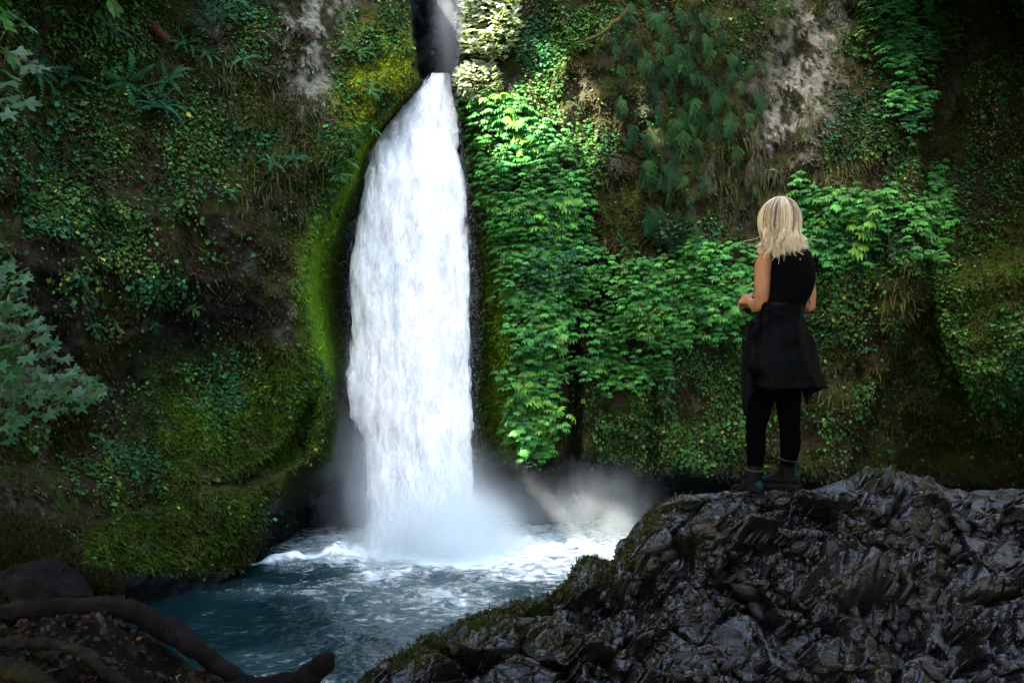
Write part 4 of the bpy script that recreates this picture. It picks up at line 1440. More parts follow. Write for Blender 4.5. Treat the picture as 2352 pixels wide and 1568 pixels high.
def root_obj(name, label, pts, rad, col, seed, cat="root", mossy=0.0):
    r = np.random.default_rng(seed)
    P_ = np.array([at(*q)for q in pts])
    c = resample(P_, 60)
    rr = np.interp(np.linspace(0, 1, 60), np.linspace(0, 1, len(rad)), rad)
    v, fs = tube(c, rr, 14)
    d = fbm(v * np.array([5, 5, 5]) + seed, 3) * 0.4 + 0.45 * ridged(v * np.array([18, 18, 18]) + seed, 3) - 0.1
    rad_all = np.concatenate([np.repeat(rr, 14), [0, 0]])
    cc = np.concatenate([np.repeat(c, 14, 0), c[:1], c[-1:]])
    v = cc + (v - cc) * (1 + d[:, None])
    base = P_[0]
    n_ = fbm(v * 9 + 3, 3)
    colr = np.broadcast_to(np.array(col), v.shape) * (1 + 0.4 * n_[:, None])
    colr = cmix(colr, [0.012, 0.012, 0.003], mossy * sst(-0.1, 0.4, n_))
    mb = MB(); mb.add(v - base, fs); mb.c = [colr]
    o = link(name, mb.mesh(name, True), M_STEM)
    o.location = base
    tag(o, label, cat)
    return o


root_obj("tree_root", "long pale-topped root arching across the lower left bank", [(-160, 1440, 4.1), (-20, 1410, 4.15), (110, 1392, 4.2), (280, 1398, 4.25), (390, 1448, 4.25), (470, 1505, 4.2), (560, 1560, 4.15), (660, 1590, 4.1)],
         [0.030, 0.036, 0.042, 0.042, 0.038, 0.034, 0.03, 0.026], (0.006, 0.0045, 0.0038), 3)
root_obj("tree_root", "broken dark root end standing out over the pool at the bottom", [(480, 1590, 4.0), (600, 1572, 4.02), (690, 1560, 4.05), (735, 1530, 4.05), (755, 1512, 4.05), (768, 1502, 4.05)],
         [0.025, 0.03, 0.042, 0.046, 0.032, 0.008], (0.003, 0.0024, 0.002), 9)
root_obj("tree_root", "thin root low in the bottom left corner", [(-60, 1478, 3.7), (60, 1478, 3.75), (120, 1476, 3.75), (200, 1500, 3.7), (240, 1540, 3.65), (300, 1580, 3.6)],
         [0.018, 0.02, 0.02, 0.022, 0.02, 0.018], (0.008, 0.0055, 0.004), 15, mossy=0.4)
root_obj("fallen_stick", "short pale stick leaning under the big root", [(225, 1408, 3.95), (232, 1422, 3.93), (243, 1440, 3.9)], [0.007, 0.008, 0.006], (0.035, 0.026, 0.02), 21, cat="stick")
root_obj("mossy_log", "mossy log end in the bottom left corner", [(-80, 1530, 3.5), (30, 1535, 3.5), (90, 1560, 3.45), (150, 1600, 3.4)], [0.035, 0.04, 0.035, 0.03], (0.007, 0.006, 0.004), 27, cat="log", mossy=0.9)


def boulder(name, label, U, V, Y, sx, sy, sz, seed, moss, col, rz=0.0):
    import bmesh
    bm = bmesh.new()
    bmesh.ops.create_icosphere(bm, subdivisions=6, radius=1.0)
    v = np.array([q.co[:] for q in bm.verts]); f = np.array([[q.index for q in ff.verts] for ff in bm.faces])
    bm.free()
    v0 = v.copy()
    n = fbm(v * 1.2 + seed, 3)
    w1, w2, _ = worley(v * 1.6 + seed)
    v = v * (1 + 0.22 * n + 0.12 * (w2 - w1) + 0.05 * fbm(v * 6 + seed, 3) + 0.02 * fbm(v * 18, 2))[:, None]
    v = v * np.array([sx, sy, sz])
    c_, s_ = math.cos(rz), math.sin(rz)
    v = np.stack([v[:, 0] * c_ - v[:, 2] * s_, v[:, 1], v[:, 0] * s_ + v[:, 2] * c_], -1)
    mw = sst(0.0, 0.45, v0[:, 2] * 0.8 + 0.6 * fbm(v0 * 2.5 + 7, 3) - 0.5 + moss)
    cc = np.broadcast_to(np.array(col), v.shape) * (1 + 0.4 * fbm(v0 * 4, 3)[:, None])
    cc = cmix(cc, [0.012, 0.0115, 0.0028], mw)
    root = empty(name, at(U, V, Y))
    tag(root, label, "boulder")
    link("stone", mesh_np("stone", v, f, col=np.clip(cc, 0.002, 1), smooth=True), M_SOIL, root)
    k = rng.random(len(v)) < mw * 0.8
    if not k.any():
        return root
    pts = np.repeat(v[k], 2, 0)
    nn = norm(np.repeat(v0[k], 2, 0) + 0.4 * rng.normal(0, 1, pts.shape))
    n_ = len(pts)
    x = norm(np.cross(nn, rng.normal(0, 1, (n_, 3)))); z = np.cross(x, nn)
    vv, ff, c2 = instance(blade_v, np.array([[0, 1, 2], [0, 2, 3], [3, 2, 4]]), pts, np.stack([x, nn, z], -1), rng.uniform(0.012, 0.034, n_), np.array([0.5, 0.5, 1, 1, 1.2]), hsv_jit((0.016, 0.015, 0.003), n_, 0.35))
    link("moss", mesh_np("moss", vv, ff, col=c2), M_LEAF, root)["kind"] = "stuff"
    return root


boulder("mossy_boulder", "mossy brown boulder at the left edge above the root", 20, 1310, 5.0, 0.33, 0.3, 0.27, 3, 0.45, (0.006, 0.006, 0.005), -0.5)
boulder("mossy_boulder", "small moss-topped boulder with a pale crown behind the long root", 205, 1370, 5.2, 0.145, 0.2, 0.13, 9, 0.25, (0.025, 0.024, 0.022), -0.45)
boulder("slab_boulder", "smooth dark slab leaning at left between boulder and root", 110, 1360, 4.65, 0.23, 0.12, 0.13, 14, -0.6, (0.005, 0.005, 0.005), -0.5)


# ------------------------------------------------------------------ maple branches reaching in from the left
MLR = np.random.default_rng(5)
ML = []
for i in range(4):
    for c in ((0.017, 0.064, 0.024), (0.034, 0.10, 0.046), (0.014, 0.058, 0.014)):
        v, f = maple_leaf(MLR, 7 if i % 2 else 5, 0.5)
        v[:, 0] *= 1.15
        g = np.ones(len(v)); g[0] = 0.85
        me = mesh_np("leaf", v, f, col=g[:, None] * np.array(c)[None])
        me.materials.append(M_MAPLE)
        ML.append(me)


def maple_branch(label, stem, spots_, size, Y):
    root = empty("maple_branch", at(*stem[0]))
    tag(root, label, "branch")
    b = np.array(root.location)
    sp_ = resample(np.array([at(*q) for q in stem]), 24)
    mb = MB()
    v, f = tube(sp_ - b, np.linspace(0.014, 0.004, 24), 7)
    mb.add(v, f, (0.06, 0.05, 0.035))
    link("stem", mb.mesh("stem", True), M_STEM, root)
    for (U_, V_, a, tl) in spots_:
        y_ = Y + rng.uniform(-0.7, 0.7)
        p = at(U_, V_, y_)
        s = size * rng.uniform(0.8, 1.2)
        o = link("leaf", ML[rng.integers(len(ML))], parent=root)
        dirv = Vector((math.cos(a), -0.35 + rng.normal(0, 0.3), math.sin(a))).normalized()
        nz = Vector((rng.normal(0, 0.25), -0.45 + tl + rng.normal(0, 0.2), 1.0))
        nz = (nz - nz.dot(dirv) * dirv).normalized()
        xx = dirv.cross(nz)
        o.rotation_euler = Matrix((xx, dirv, nz)).transposed().to_euler()
        o.location = Vector(p - b) - dirv * s * 0.45
        o.scale = (s, s, s)
        # stalk back to the stem
        j = int(np.argmin(((sp_ - p) ** 2).sum(1)))
        e = np.array(o.location)
        vv, ff = tube(np.array([sp_[j] - b, (sp_[j] - b + e) / 2 + np.array([0, 0, 0.02]), e]), [0.003, 0.002, 0.0015], 4)
        m2 = MB(); m2.add(vv, ff, (0.09, 0.08, 0.04))
        link("leaf_stalk", m2.mesh("leaf_stalk"), M_STEM, root)
    return root


low = []
for _ in range(275):
    while True:
        U_ = rng.uniform(-70, 250); V_ = rng.uniform(600, 1010)
        edge = np.interp(V_, [600, 640, 700, 760, 800, 840, 880, 900, 930, 960, 1010], [40, 70, 75, 120, 140, 165, 250, 245, 190, 100, 30])
        if U_ < edge: break
    low.append((U_, V_, rng.normal(-0.25, 0.5), 0.0))
low += [(228, 893, -0.2, 0), (200, 888, 0.0, 0), (175, 905, -0.2, 0), (185, 935, -0.6, 0), (150, 870, 0, 0), (120, 800, -0.3, 0), (60, 640, -0.2, 0)]
maple_branch("blue-green maple branch reaching in at the left edge, lower of the two", [(-260, 760, 7.4), (-90, 790, 7.5), (60, 850, 7.6), (230, 895, 7.6)], low, 0.11, 7.5)
top = [(40, 118, -0.6, 0), (70, 150, -0.5, 0), (20, 190, -0.4, 0), (60, 235, -0.6, 0), (25, 130, -0.5, 0.9), (10, 30, -0.3, 0.9), (50, 48, -0.4, 0.9), (10, 50, -0.2, 0.9), (20, 225, -0.5, 0), (90, 155, -0.2, 0), (10, 165, -0.3, 0.7), (15, 260, -0.5, 0)]
maple_branch("maple branch with large pale leaves at the upper left edge", [(-260, 60, 5.8), (-80, 90, 6.0), (30, 130, 6.1), (90, 150, 6.1)], top, 0.165, 6.0)
maple_branch("single bright green maple leaf spray dipping in at the top", [(120, -140, 5.9), (200, -80, 6.0), (245, -20, 6.0), (262, 2, 6.0)], [(262, 12, -0.5, 0.9), (250, 4, -0.9, 0.7)], 0.16, 6.0)

# drift wood stick at the waterline behind the mist
b0 = at(1325, 1145, 33.6)
v, f = tube(np.array([(-0.15, 0, 0.22), (0, 0.02, 0.0), (0.14, 0, -0.25)]), [0.05, 0.06, 0.05], 6)
mb = MB(); mb.add(v, f, (0.17, 0.08, 0.05))
o = link("driftwood", mb.mesh("driftwood", True), M_STEM); o.location = b0
tag(o, "small red-brown driftwood stick at the foot of the right cliff", "driftwood")


# ------------------------------------------------------------------ unseen maples added behind and above the viewpoint to shade the near bank
def big_tree(label, x, y, h, cr, cz, n, seed):
    r = np.random.default_rng(seed)
    root = empty("shade_maple", (x, y, H - 2.2)); tag(root, label, "tree")
    b = np.array(root.location)
    top = np.array([0.4, 0.3, h])
    c = resample(np.array([(0, 0, -1.0), (0.1, 0.1, h * 0.4), top]), 16)
    mb = MB(); v, f = tube(c, np.linspace(0.38, 0.12, 16), 10); mb.add(v, f, (0.06, 0.05, 0.04))
    link("trunk", mb.mesh("trunk", True), M_STEM, root)
    for k in range(6):
        a = k * 1.05 + r.uniform(0, 0.4); s0 = c[7 + k]
        e = s0 + np.array([math.cos(a) * cr * 0.7, math.sin(a) * cr * 0.7, r.uniform(0.5, 2.0)])
        mb = MB(); v, f = tube(resample(np.array([s0, (s0 + e) / 2 + (0, 0, .5), e]), 8), np.linspace(0.12, 0.03, 8), 6); mb.add(v, f, (0.06, 0.05, 0.04))
        link("limb", mb.mesh("limb", True), M_STEM, root)
    d = norm(r.normal(0, 1, (n, 3))); rr = r.random(n) ** 0.45
    pp = top + np.array([0, 0, -cz * 0.3]) + d * rr[:, None] * np.array([cr, cr, cz])
    lv, lf = maple_leaf(r)
    z = norm(np.array([0, 0, 1.0]) + 0.5 * r.normal(0, 1, (n, 3)))
    v, f, c_ = instance(lv, lf, pp, frames(z, r.normal(0, 1, (n, 3))), r.uniform(0.5, 0.9, n), np.ones(len(lv)), np.array([0.07, 0.16, 0.06])[None] * r.uniform(0.6, 1.3, (n, 1)))
    link("crown", mesh_np("crown", v, f, col=c_), M_MAPLE, root)["kind"] = "stuff"


for k, (x, y, h, cr, cz, w) in enumerate([(-6.0, -2.0, 12.5, 5.0, 3.0, "nearest the pool on the left"), (2.0, -4.5, 13.0, 5.2, 3.2, "nearest the pool in the middle"), (9.5, -1.0, 13.5, 5.2, 3.4, "nearest the pool on the right"),
                                          (-2.0, -11.0, 15.0, 6.0, 5.0, "in the second row on the left"), (7.0, -12.0, 15.0, 6.0, 5.0, "in the second row on the right"), (-12, -9, 15, 6, 5, "at the foot of the left gorge wall")]):
    big_tree("unseen leafy maple added for shade behind the viewpoint, " + w, x, y, h, cr, cz, 2600, 300 + k)

# ------------------------------------------------------------------ the person on the outcrop
PK = 5.6 / FP
PB = at(1775, 1138, 5.58)
person = empty("person", PB)
tag(person, "blond person in black seen from behind, jacket tied round the waist, standing on rock", "person")


def px(U, V, dy=0.0):
    return np.array([(U - 1775) * PK, dy, (1138 - V) * PK])


def plain_mat(name, col, rough=0.6, spec=0.3, sss=0.0, bump=0.0, scale=200.0, sheen=0.0):
    m, n, l = nmat(name)
    out = N(n, "ShaderNodeOutputMaterial"); p = N(n, "ShaderNodeBsdfPrincipled")
    p.inputs["Base Color"].default_value = (*col, 1)
    p.inputs["Roughness"].default_value = rough
    p.inputs["Specular IOR Level"].default_value = spec
    if sss:
        p.inputs["Subsurface Weight"].default_value = sss
        p.inputs["Subsurface Radius"].default_value = (0.012, 0.005, 0.003)
        p.inputs["Subsurface Scale"].default_value = 1.0
    if sheen:
        p.inputs["Sheen Weight"].default_value = sheen
    tc = N(n, "ShaderNodeTexCoord"); no = N(n, "ShaderNodeTexNoise")
    no.inputs["Scale"].default_value = scale; no.inputs["Detail"].default_value = 4
    l(tc.outputs["Object"], no.inputs["Vector"])
    mr = N(n, "ShaderNodeMapRange"); mr.inputs[3].default_value = 0.85; mr.inputs[4].default_value = 1.15
    l(no.outputs[0], mr.inputs[0])
    sc = N(n, "ShaderNodeVectorMath", operation='SCALE'); sc.inputs[0].default_value = col
    l(mr.outputs[0], sc.inputs["Scale"]); l(sc.outputs[0], p.inputs["Base Color"])
    if bump:
        b = N(n, "ShaderNodeBump"); b.inputs["Strength"].default_value = bump; b.inputs["Distance"].default_value = 0.003
        l(no.outputs[0], b.inputs["Height"]); l(b.outputs[0], p.inputs["Normal"])
    l(p.outputs[0], out.inputs[0])
    return m


M_SKIN = plain_mat("skin", (0.25, 0.115, 0.055), 0.5, 0.2, sss=0.12, scale=40)
M_TOP = plain_mat("black_jersey", (0.0011, 0.0011, 0.0013), 0.9, 0.03, bump=0.3, scale=300)
M_JACK = plain_mat("navy_nylon", (0.0005, 0.0007, 0.0013), 0.40, 0.025, bump=0.25, scale=60)
M_LEG = plain_mat("black_leggings", (0.0007, 0.0007, 0.0009), 0.9, 0.01, scale=200)
M_BOOT = plain_mat("boot_leather", (0.0015, 0.0018, 0.002), 0.6, 0.06, bump=0.4, scale=120)
M_SOLE = plain_mat("boot_sole", (0.005, 0.005, 0.005), 0.8, 0.1, scale=80)
M_TEAL = plain_mat("teal_trim", (0.002, 0.014, 0.016), 0.6, 0.1, scale=80)
M_BEIGE = plain_mat("beige_trim", (0.02, 0.017, 0.015), 0.8, 0.2, scale=80)
M_EYE = plain_mat("eye_white", (0.7, 0.7, 0.7), 0.2, 0.5)

m_hair, n_, l_ = nmat("blond_hair")
o_ = N(n_, "ShaderNodeOutputMaterial"); p_ = N(n_, "ShaderNodeBsdfPrincipled"); a_ = N(n_, "ShaderNodeAttribute", attribute_name="Col")
p_.inputs["Roughness"].default_value = 0.42; p_.inputs["Specular IOR Level"].default_value = 0.45
p_.inputs["Anisotropic"].default_value = 0.5
l_(a_.outputs["Color"], p_.inputs["Base Color"]); l_(p_.outputs[0], o_.inputs[0])


def loft(rings, seg=20):
    """rings: (centre, half axis a, half axis b)"""
    th = np.linspace(0, 2 * np.pi, seg, endpoint=False)
    v = np.concatenate([np.array(c)[None] + np.cos(th)[:, None] * np.array(a)[None] + np.sin(th)[:, None] * np.array(b)[None] for c, a, b in rings])
    n = len(rings)
    i = np.arange(n - 1)[:, None] * seg + np.arange(seg)[None]
    j = np.arange(n - 1)[:, None] * seg + (np.arange(seg)[None] + 1) % seg
    f = np.stack([i, j, j + seg, i + seg], -1).reshape(-1, 4)
    v = np.concatenate([v, [rings[0][0]], [rings[-1][0]]])
    k = np.arange(seg); k2 = (k + 1) % seg
    f3 = np.concatenate([np.stack([k2, k, np.full(seg, n * seg)], -1), np.stack([k + (n - 1) * seg, k2 + (n - 1) * seg, np.full(seg, n * seg + 1)], -1)])
    return v, [f, f3]


def limb(pts, rad, n=22, seg=16):
    c = resample(np.array(pts), n)
    r = resample(np.array(rad, float)[:, None], n)[:, 0]
    v, fs = tube(c, r, seg)
    v2, f2 = ball(c[0], r[0]); v3, f3 = ball(c[-1], r[-1])
    return [(v, fs), (v2, f2), (v3, f3)]


def ball(c, r, seg=14):
    r = np.broadcast_to(np.asarray(r, float), (3,))
    zz = np.linspace(-0.98, 0.98, 11)
    rings = [(np.array(c) + (0, 0, z * r[2]), (r[0] * math.sqrt(1 - z * z), 0, 0), (0, r[1] * math.sqrt(1 - z * z), 0)) for z in zz]
    return loft(rings, seg)


def fuse(name, pieces, voxel, mat, parent, smooth_it=6, colour=None):
    mb = MB()
    for v, fs in pieces:
        mb.add(v, fs)
    me = mb.mesh(name, True)
    o = link(name, me, None)
    md = o.modifiers.new("remesh", 'REMESH'); md.mode = 'VOXEL'; md.voxel_size = voxel; md.use_smooth_shade = True
    ms = o.modifiers.new("smooth", 'SMOOTH'); ms.factor = 0.5; ms.iterations = smooth_it
    dg = bpy.context.evaluated_depsgraph_get()
    ev = o.evaluated_get(dg)
    new = bpy.data.meshes.new_from_object(ev)
    new.name = name
    o.modifiers.clear()
    o.data = new
    new.materials.clear(); new.materials.append(mat)
    new.polygons.foreach_set("use_smooth", np.ones(len(new.polygons), bool))
    o.parent = parent
    return o


yaw = 0.38
AX = np.array([math.cos(yaw), math.sin(yaw), 0]); AY = np.array([-math.sin(yaw), math.cos(yaw), 0])
TORSO = [(870, 1780, 58, .105), (830, 1780, 63, .125), (790, 1783, 61, .125), (740, 1789, 50, .105), (705, 1797, 41, .085), (660, 1810, 43, .092), (620, 1816, 44, .098), (595, 1814, 44, .085), (580, 1808, 36, .070), (568, 1803, 26, .060)]
pieces = [loft([(px(u, v), AX * w * PK, AY * d) for v, u, w, d in TORSO])]
pieces += limb([px(1803, 580), px(1798, 560, .015), px(1793, 535, .02)], [.058, .052, .052], 8)
fd = norm(np.array([-0.22, 0.97, -0.06]))                     # where the face looks
hc = px(1790, 506, .02)
pieces.append(ball(hc, (.078, .094, .108)))
pieces.append(ball(hc + fd * .03 + np.array([0, 0, -.055]), (.056, .066, .060)))
sdv = norm(np.cross(fd, np.array([0, 0, 1.0])))
pieces += limb([hc + fd * .088 + np.array([0, 0, .012]), hc + fd * .112 + np.array([0, 0, -.028])], [.010, .014], 5, 8)
pieces += limb([hc + fd * .088 - sdv * .02 + np.array([0, 0, -.06]), hc + fd * .095 + np.array([0, 0, -.06]), hc + fd * .088 + sdv * .02 + np.array([0, 0, -.06])], [.006, .010, .006], 7, 8)
for s in (-1, 1):
    pieces.append(ball(hc + sdv * s * .079 + np.array([0, 0, -.01]), (.012, .022, .032)))
SHL, SHR = px(1755, 592), px(1846, 592, .02)
pieces += limb([SHL + (.03, 0, .01), px(1752, 612, -.01), px(1749, 640, -.02), px(1747, 672, -.03), px(1747, 699, -.02)], [.046, .048, .046, .042, .037])
pieces += limb([px(1747, 700, -.02), px(1747, 702, .06), px(1745, 698, .13), px(1742, 692, .18)], [.037, .038, .031, .024])
pieces += limb([SHR - (.03, 0, -.01), px(1850, 612, .03), px(1856, 640, .03), px(1861, 672, .02), px(1861, 702, .02)], [.042, .042, .040, .038, .034])
pieces += limb([px(1861, 703, .02), px(1842, 707, .09), px(1804, 703, .17), px(1772, 694, .24)], [.035, .036, .030, .023])
pieces += limb([px(1757, 845, .0), px(1751, 900, .0), px(1744, 945, .01), px(1738, 985, .02), px(1736, 1025, -.005), px(1734, 1070, 0), px(1733, 1112, .0)], [.082, .074, .064, .053, .052, .040, .033], 30)
pieces += limb([px(1806, 845, .0), px(1811, 900, .02), px(1815, 945, .03), px(1818, 985, .04), px(1819, 1018, .03), px(1815, 1060, .04), px(1811, 1098, .05)], [.080, .072, .062, .054, .054, .042, .033], 30)


def hand(w, d, back, side, curl, spread=0.05):
    """wrist point, pointing direction, back-of-hand normal, side of the thumb (+1/-1)"""
    d = norm(np.array(d, float)); back = norm(np.array(back, float) - np.dot(back, d) * d)
    x = np.cross(d, back) * side
    out = [loft([(w - d * .01, x * .020, back * .016), (w + d * .02, x * .028, back * .014), (w + d * .055, x * .036, back * .013), (w + d * .085, x * .036, back * .011), (w + d * .095, x * .030, back * .008)], 12)]
    for i, L in enumerate((.070, .078, .073, .058)):
        o = w + d * .085 + x * (.027 - .018 * i)
        a = 0.0
        pts = [o]
        for k, seg_ in enumerate((.45, .32, .23)):
            a += curl * (0.9 if k else 0.6)
            dd = d * math.cos(a) - back * math.sin(a) + x * spread * (1.5 - i)
            pts.append(pts[-1] + norm(dd) * L * seg_)
        out += limb(pts, [.0095, .009, .0085, .0075], 9, 8)
    t0 = w + d * .030 + x * .026
    t1 = t0 + norm(d * .7 + x * .75 - back * .3) * .038
    t2 = t1 + norm(d * .95 + x * .1 - back * .5) * .030
    out += limb([t0, t1, t2], [.0125, .0105, .0085], 8, 8)
    return out


pieces += hand(px(1741, 690, .185), (-0.22, .80, .20), (-0.75, -.25, .60), 1, 0.85)
pieces += hand(px(1776, 694, .245), (-0.85, .42, .10), (0.25, .65, .70), -1, 0.75)
body = fuse("body", pieces, 0.0065, M_SKIN, person, 4)
for s in (-1, 1):
    v, f = ball(hc + fd * .083 + sdv * s * .032 + np.array([0, 0, .012]), .0115)
    mb = MB(); mb.add(v, f)
    link("eye", mb.mesh("eye", True), M_EYE, person)


def cloth(name, rows, mat, parent, seg=72, fold=0.006, fs=9.0, seed=0, thick=0.004, hemwave=0.0):
    """rows: (V, Uleft, Uright, half depth, dy)"""
    R_ = np.array(rows, float)
    n = 46
    R_ = resample(R_, n)
    th = np.linspace(0, 2 * np.pi, seg, endpoint=False)
    v = np.zeros((n, seg, 3))
    for i, (V_, l_e, r_e, dpt, dy) in enumerate(R_):
        c = px((l_e + r_e) / 2, V_, dy); w = (r_e - l_e) / 2 * PK
        e = 0.86
        cx = np.sign(np.cos(th)) * np.abs(np.cos(th)) ** e; sy = np.sign(np.sin(th)) * np.abs(np.sin(th)) ** e
        v[i] = c + np.stack([cx * w, sy * dpt + cx * w * 0.18, 0 * th], -1)
    cen = v.mean(1, keepdims=True)
    nn_ = norm((v - cen) * np.array([1, 1, 0]))
    q = v * np.array([fs, fs, fs * 0.55]) + seed
    amp = np.linspace(0.4, 1.0, n)[:, None]
    d = fold * amp * (fbm(q, 3) + 0.8 * ridged(q * 0.8 + 5, 2) - 0.5)
    v = v + nn_ * d[..., None]
    if hemwave:
        v[..., 2] += hemwave * np.linspace(0, 1, n)[:, None] ** 3 * np.sin(th * 3 + seed)[None]
    inner = v - nn_ * thick
    i0 = np.arange(n - 1)[:, None] * seg + np.arange(seg)[None]; j0 = np.arange(n - 1)[:, None] * seg + (np.arange(seg)[None] + 1) % seg
    f = np.stack([i0, i0 + seg, j0 + seg, j0], -1).reshape(-1, 4)
    k = np.arange(seg); k2 = (k + 1) % seg; o_ = n * seg
    rim = np.concatenate([np.stack([k, k2, k2 + o_, k + o_], -1), np.stack([k + (n - 1) * seg, k + (n - 1) * seg + o_, k2 + (n - 1) * seg + o_, k2 + (n - 1) * seg], -1)])
    allv = np.concatenate([v.reshape(-1, 3), inner.reshape(-1, 3)])
    return link(name, mesh_np(name, allv, np.concatenate([f, f[:, ::-1] + o_, rim]), smooth=True), mat, parent)


cloth("sleeveless_top", [(562, 1776, 1830, .062, .0), (567, 1769, 1842, .075, 0), (574, 1765, 1853, .090, 0), (586, 1765, 1863, .108, 0), (604, 1768, 1869, .122, 0), (640, 1767, 1872, .128, 0), (675, 1762, 1864, .122, 0), (700, 1755, 1850, .112, 0), (722, 1750, 1843, .110, 0)],
      M_TOP, person, fold=0.006, fs=11, seed=2)
jack = cloth("tied_jacket", [(696, 1750, 1842, .118, 0), (704, 1744, 1846, .130, 0), (714, 1742, 1845, .128, 0), (724, 1733, 1846, .128, 0), (745, 1718, 1850, .142, 0), (775, 1702, 1861, .155, 0), (805, 1699, 1874, .160, 0), (840, 1698, 1889, .165, 0), (870, 1708, 1900, .165, 0), (891, 1718, 1906, .165, 0)],
             M_JACK, person, fold=0.022, fs=8, seed=11, hemwave=0.006)


def flap(name, rows, dy0, mat, parent, seed):
    """hanging strip of cloth: rows of (V, Uleft, Uright)"""
    R_ = resample(np.array(rows, float), 26)
    m_ = 9
    s = np.linspace(0, 1, m_)
    v = np.stack([px(l_ + (r_ - l_) * t, V_, dy0) for V_, l_, r_ in R_ for t in s])
    q = v * 16 + seed
    v[:, 1] += 0.012 * fbm(q * np.array([1, 1, 0.4]), 3) - 0.02 * np.sin(np.tile(s, 26) * np.pi)
    b_ = v + np.array([0, 0.012, 0])
    f = grid_faces(26, m_)
    o_ = len(v)
    ring = list(range(m_)) + [i * m_ + m_ - 1 for i in range(1, 26)] + list(range(25 * m_ + m_ - 2, 25 * m_ - 1, -1)) + [i * m_ for i in range(24, 0, -1)]
    ring = np.array(ring); r2 = np.roll(ring, -1)
    rim = np.stack([ring, r2, r2 + o_, ring + o_], -1)
    return link(name, mesh_np(name, np.concatenate([v, b_]), np.concatenate([f[:, ::-1], f + o_, rim]), smooth=True), mat, parent)


flap("sleeve", [(735, 1716, 1745), (770, 1705, 1738), (820, 1697, 1736), (848, 1693, 1735), (880, 1694, 1731), (905, 1694, 1722), (930, 1697, 1712), (952, 1700, 1705)], -.10, M_JACK, jack, 3)
flap("sleeve", [(845, 1850, 1875), (870, 1848, 1884), (893, 1846, 1893), (904, 1847, 1872), (918, 1852, 1860), (930, 1855, 1857)], 0.02, M_JACK, jack, 8)
v, f = tube(np.array([px(1812, 600, -.135), px(1824, 640, -.14), px(1838, 680, -.13), px(1846, 702, -.12)]), .003, 6)
mb = MB(); mb.add(v, f)
link("bag_strap", mb.mesh("bag_strap", True), M_TOP, person)

lp = limb([px(1757, 840, .0), px(1750, 900, .0), px(1744, 945, .01), px(1738, 985, .02), px(1736, 1025, -.005), px(1734, 1070, 0), px(1733, 1106, .0)], [.088, .078, .068, .057, .056, .043, .037], 30)
lp += limb([px(1806, 840, .0), px(1811, 900, .02), px(1815, 945, .03), px(1818, 985, .04), px(1819, 1018, .03), px(1815, 1060, .04), px(1811, 1090, .05)], [.086, .076, .066, .058, .059, .045, .037], 30)
lp.append(loft([(px(u, v), AX * (w + 2) * PK, AY * (d + .005)) for v, u, w, d in TORSO[:4]]))
fuse("leggings", lp, 0.008, M_LEG, person, 3)


def boot(ankle, toe_dir, ground, name="boot"):
    """ankle point (centre of the shaft), direction of the toe, ground height"""
    t = norm(np.array([toe_dir[0], toe_dir[1], 0.0])); s = np.array([-t[1], t[0], 0]); up = np.array([0, 0, 1.0])
    a = np.array([ankle[0], ankle[1], ground])
    pc = limb([a + up * .045, a + up * .10 - t * .003, a + up * .155 - t * .008], [.046, .046, .047], 8)
    rings = []
    for d, w, h in ((-.075, .020, .035), (-.066, .034, .062), (-.03, .040, .078), (.02, .041, .085), (.07, .043, .068), (.12, .047, .048), (.16, .043, .040), (.185, .030, .032), (.196, .012, .022)):
        rings.append((a + t * d + up * (h * .5 + .018), s * w, up * h * .52))
    pc.append(loft(rings, 16))
    b = fuse(name, pc, 0.006, M_BOOT, person, 3)
    out = [(-.082, .0), (-.074, .026), (-.05, .038), (.0, .040), (.06, .044), (.12, .050), (.165, .044), (.195, .026), (.205, .0)]
    ol = [a + t * d + s * w for d, w in out] + [a + t * d - s * w for d, w in out[-2:0:-1]]
    n = len(ol)
    v = np.concatenate([np.array(ol), np.array(ol) + up * .024, np.array(ol)[:] * 1.0 + up * .03])
    mid = np.array(ol).mean(0)
    v = np.concatenate([v, [mid], [mid + up * .03]])
    k = np.arange(n); k2 = (k + 1) % n
    q = np.concatenate([np.stack([k, k2, k2 + n, k + n], -1), np.stack([k + n, k2 + n, k2 + 2 * n, k + 2 * n], -1)])
    t3 = np.concatenate([np.stack([k2, k, np.full(n, 3 * n)], -1), np.stack([k + 2 * n, k2 + 2 * n, np.full(n, 3 * n + 1)], -1)])
    mb = MB(); mb.add(v, [q, t3])
    link("sole", mb.mesh("sole"), M_SOLE, b)
    th = np.linspace(0, 2 * np.pi, 25)
    ring = np.stack([a + up * (.163 + .008 * math.cos(x)) - t * .008 + .048 * (math.cos(x) * t + math.sin(x) * s) for x in th])
    v, f = tube(ring, .006, 6, False)
    mb = MB(); mb.add(v, f)
    link("collar", mb.mesh("collar", True), M_BEIGE, b)
    for i in range(4):
        c = a + t * (.035 + .022 * i) + up * (.112 - .014 * i)
        v, f = tube(np.array([c - s * .03 - up * .012, c + up * .004, c + s * .03 - up * .012]), .0032, 5)
        mb = MB(); mb.add(v, f)
        link("lace", mb.mesh("lace", True), M_TEAL, b)
    v, f = ball(a + t * .168 + up * .030, (.030, .030, .022))
    mb = MB(); mb.add(v, f)
    link("toe_cap", mb.mesh("toe_cap", True), M_BEIGE, b)
    v, f = ball(a - t * .052 + up * .075, (.024, .024, .030))
    mb = MB(); mb.add(v, f)
    link("heel_patch", mb.mesh("heel_patch", True), M_TEAL, b)
    return b


boot(px(1731, 1110, .0), (-.35, .9), px(0, 1143)[2])
boot(px(1812, 1095, .05), (-.93, .36), px(0, 1124)[2])

# hair: locks of fine strands over a cap
HC = px(1791, 508, .0)
hr = np.random.default_rng(12)
hv, hf, hcol, off = [], [], [], 0
nseg = 17


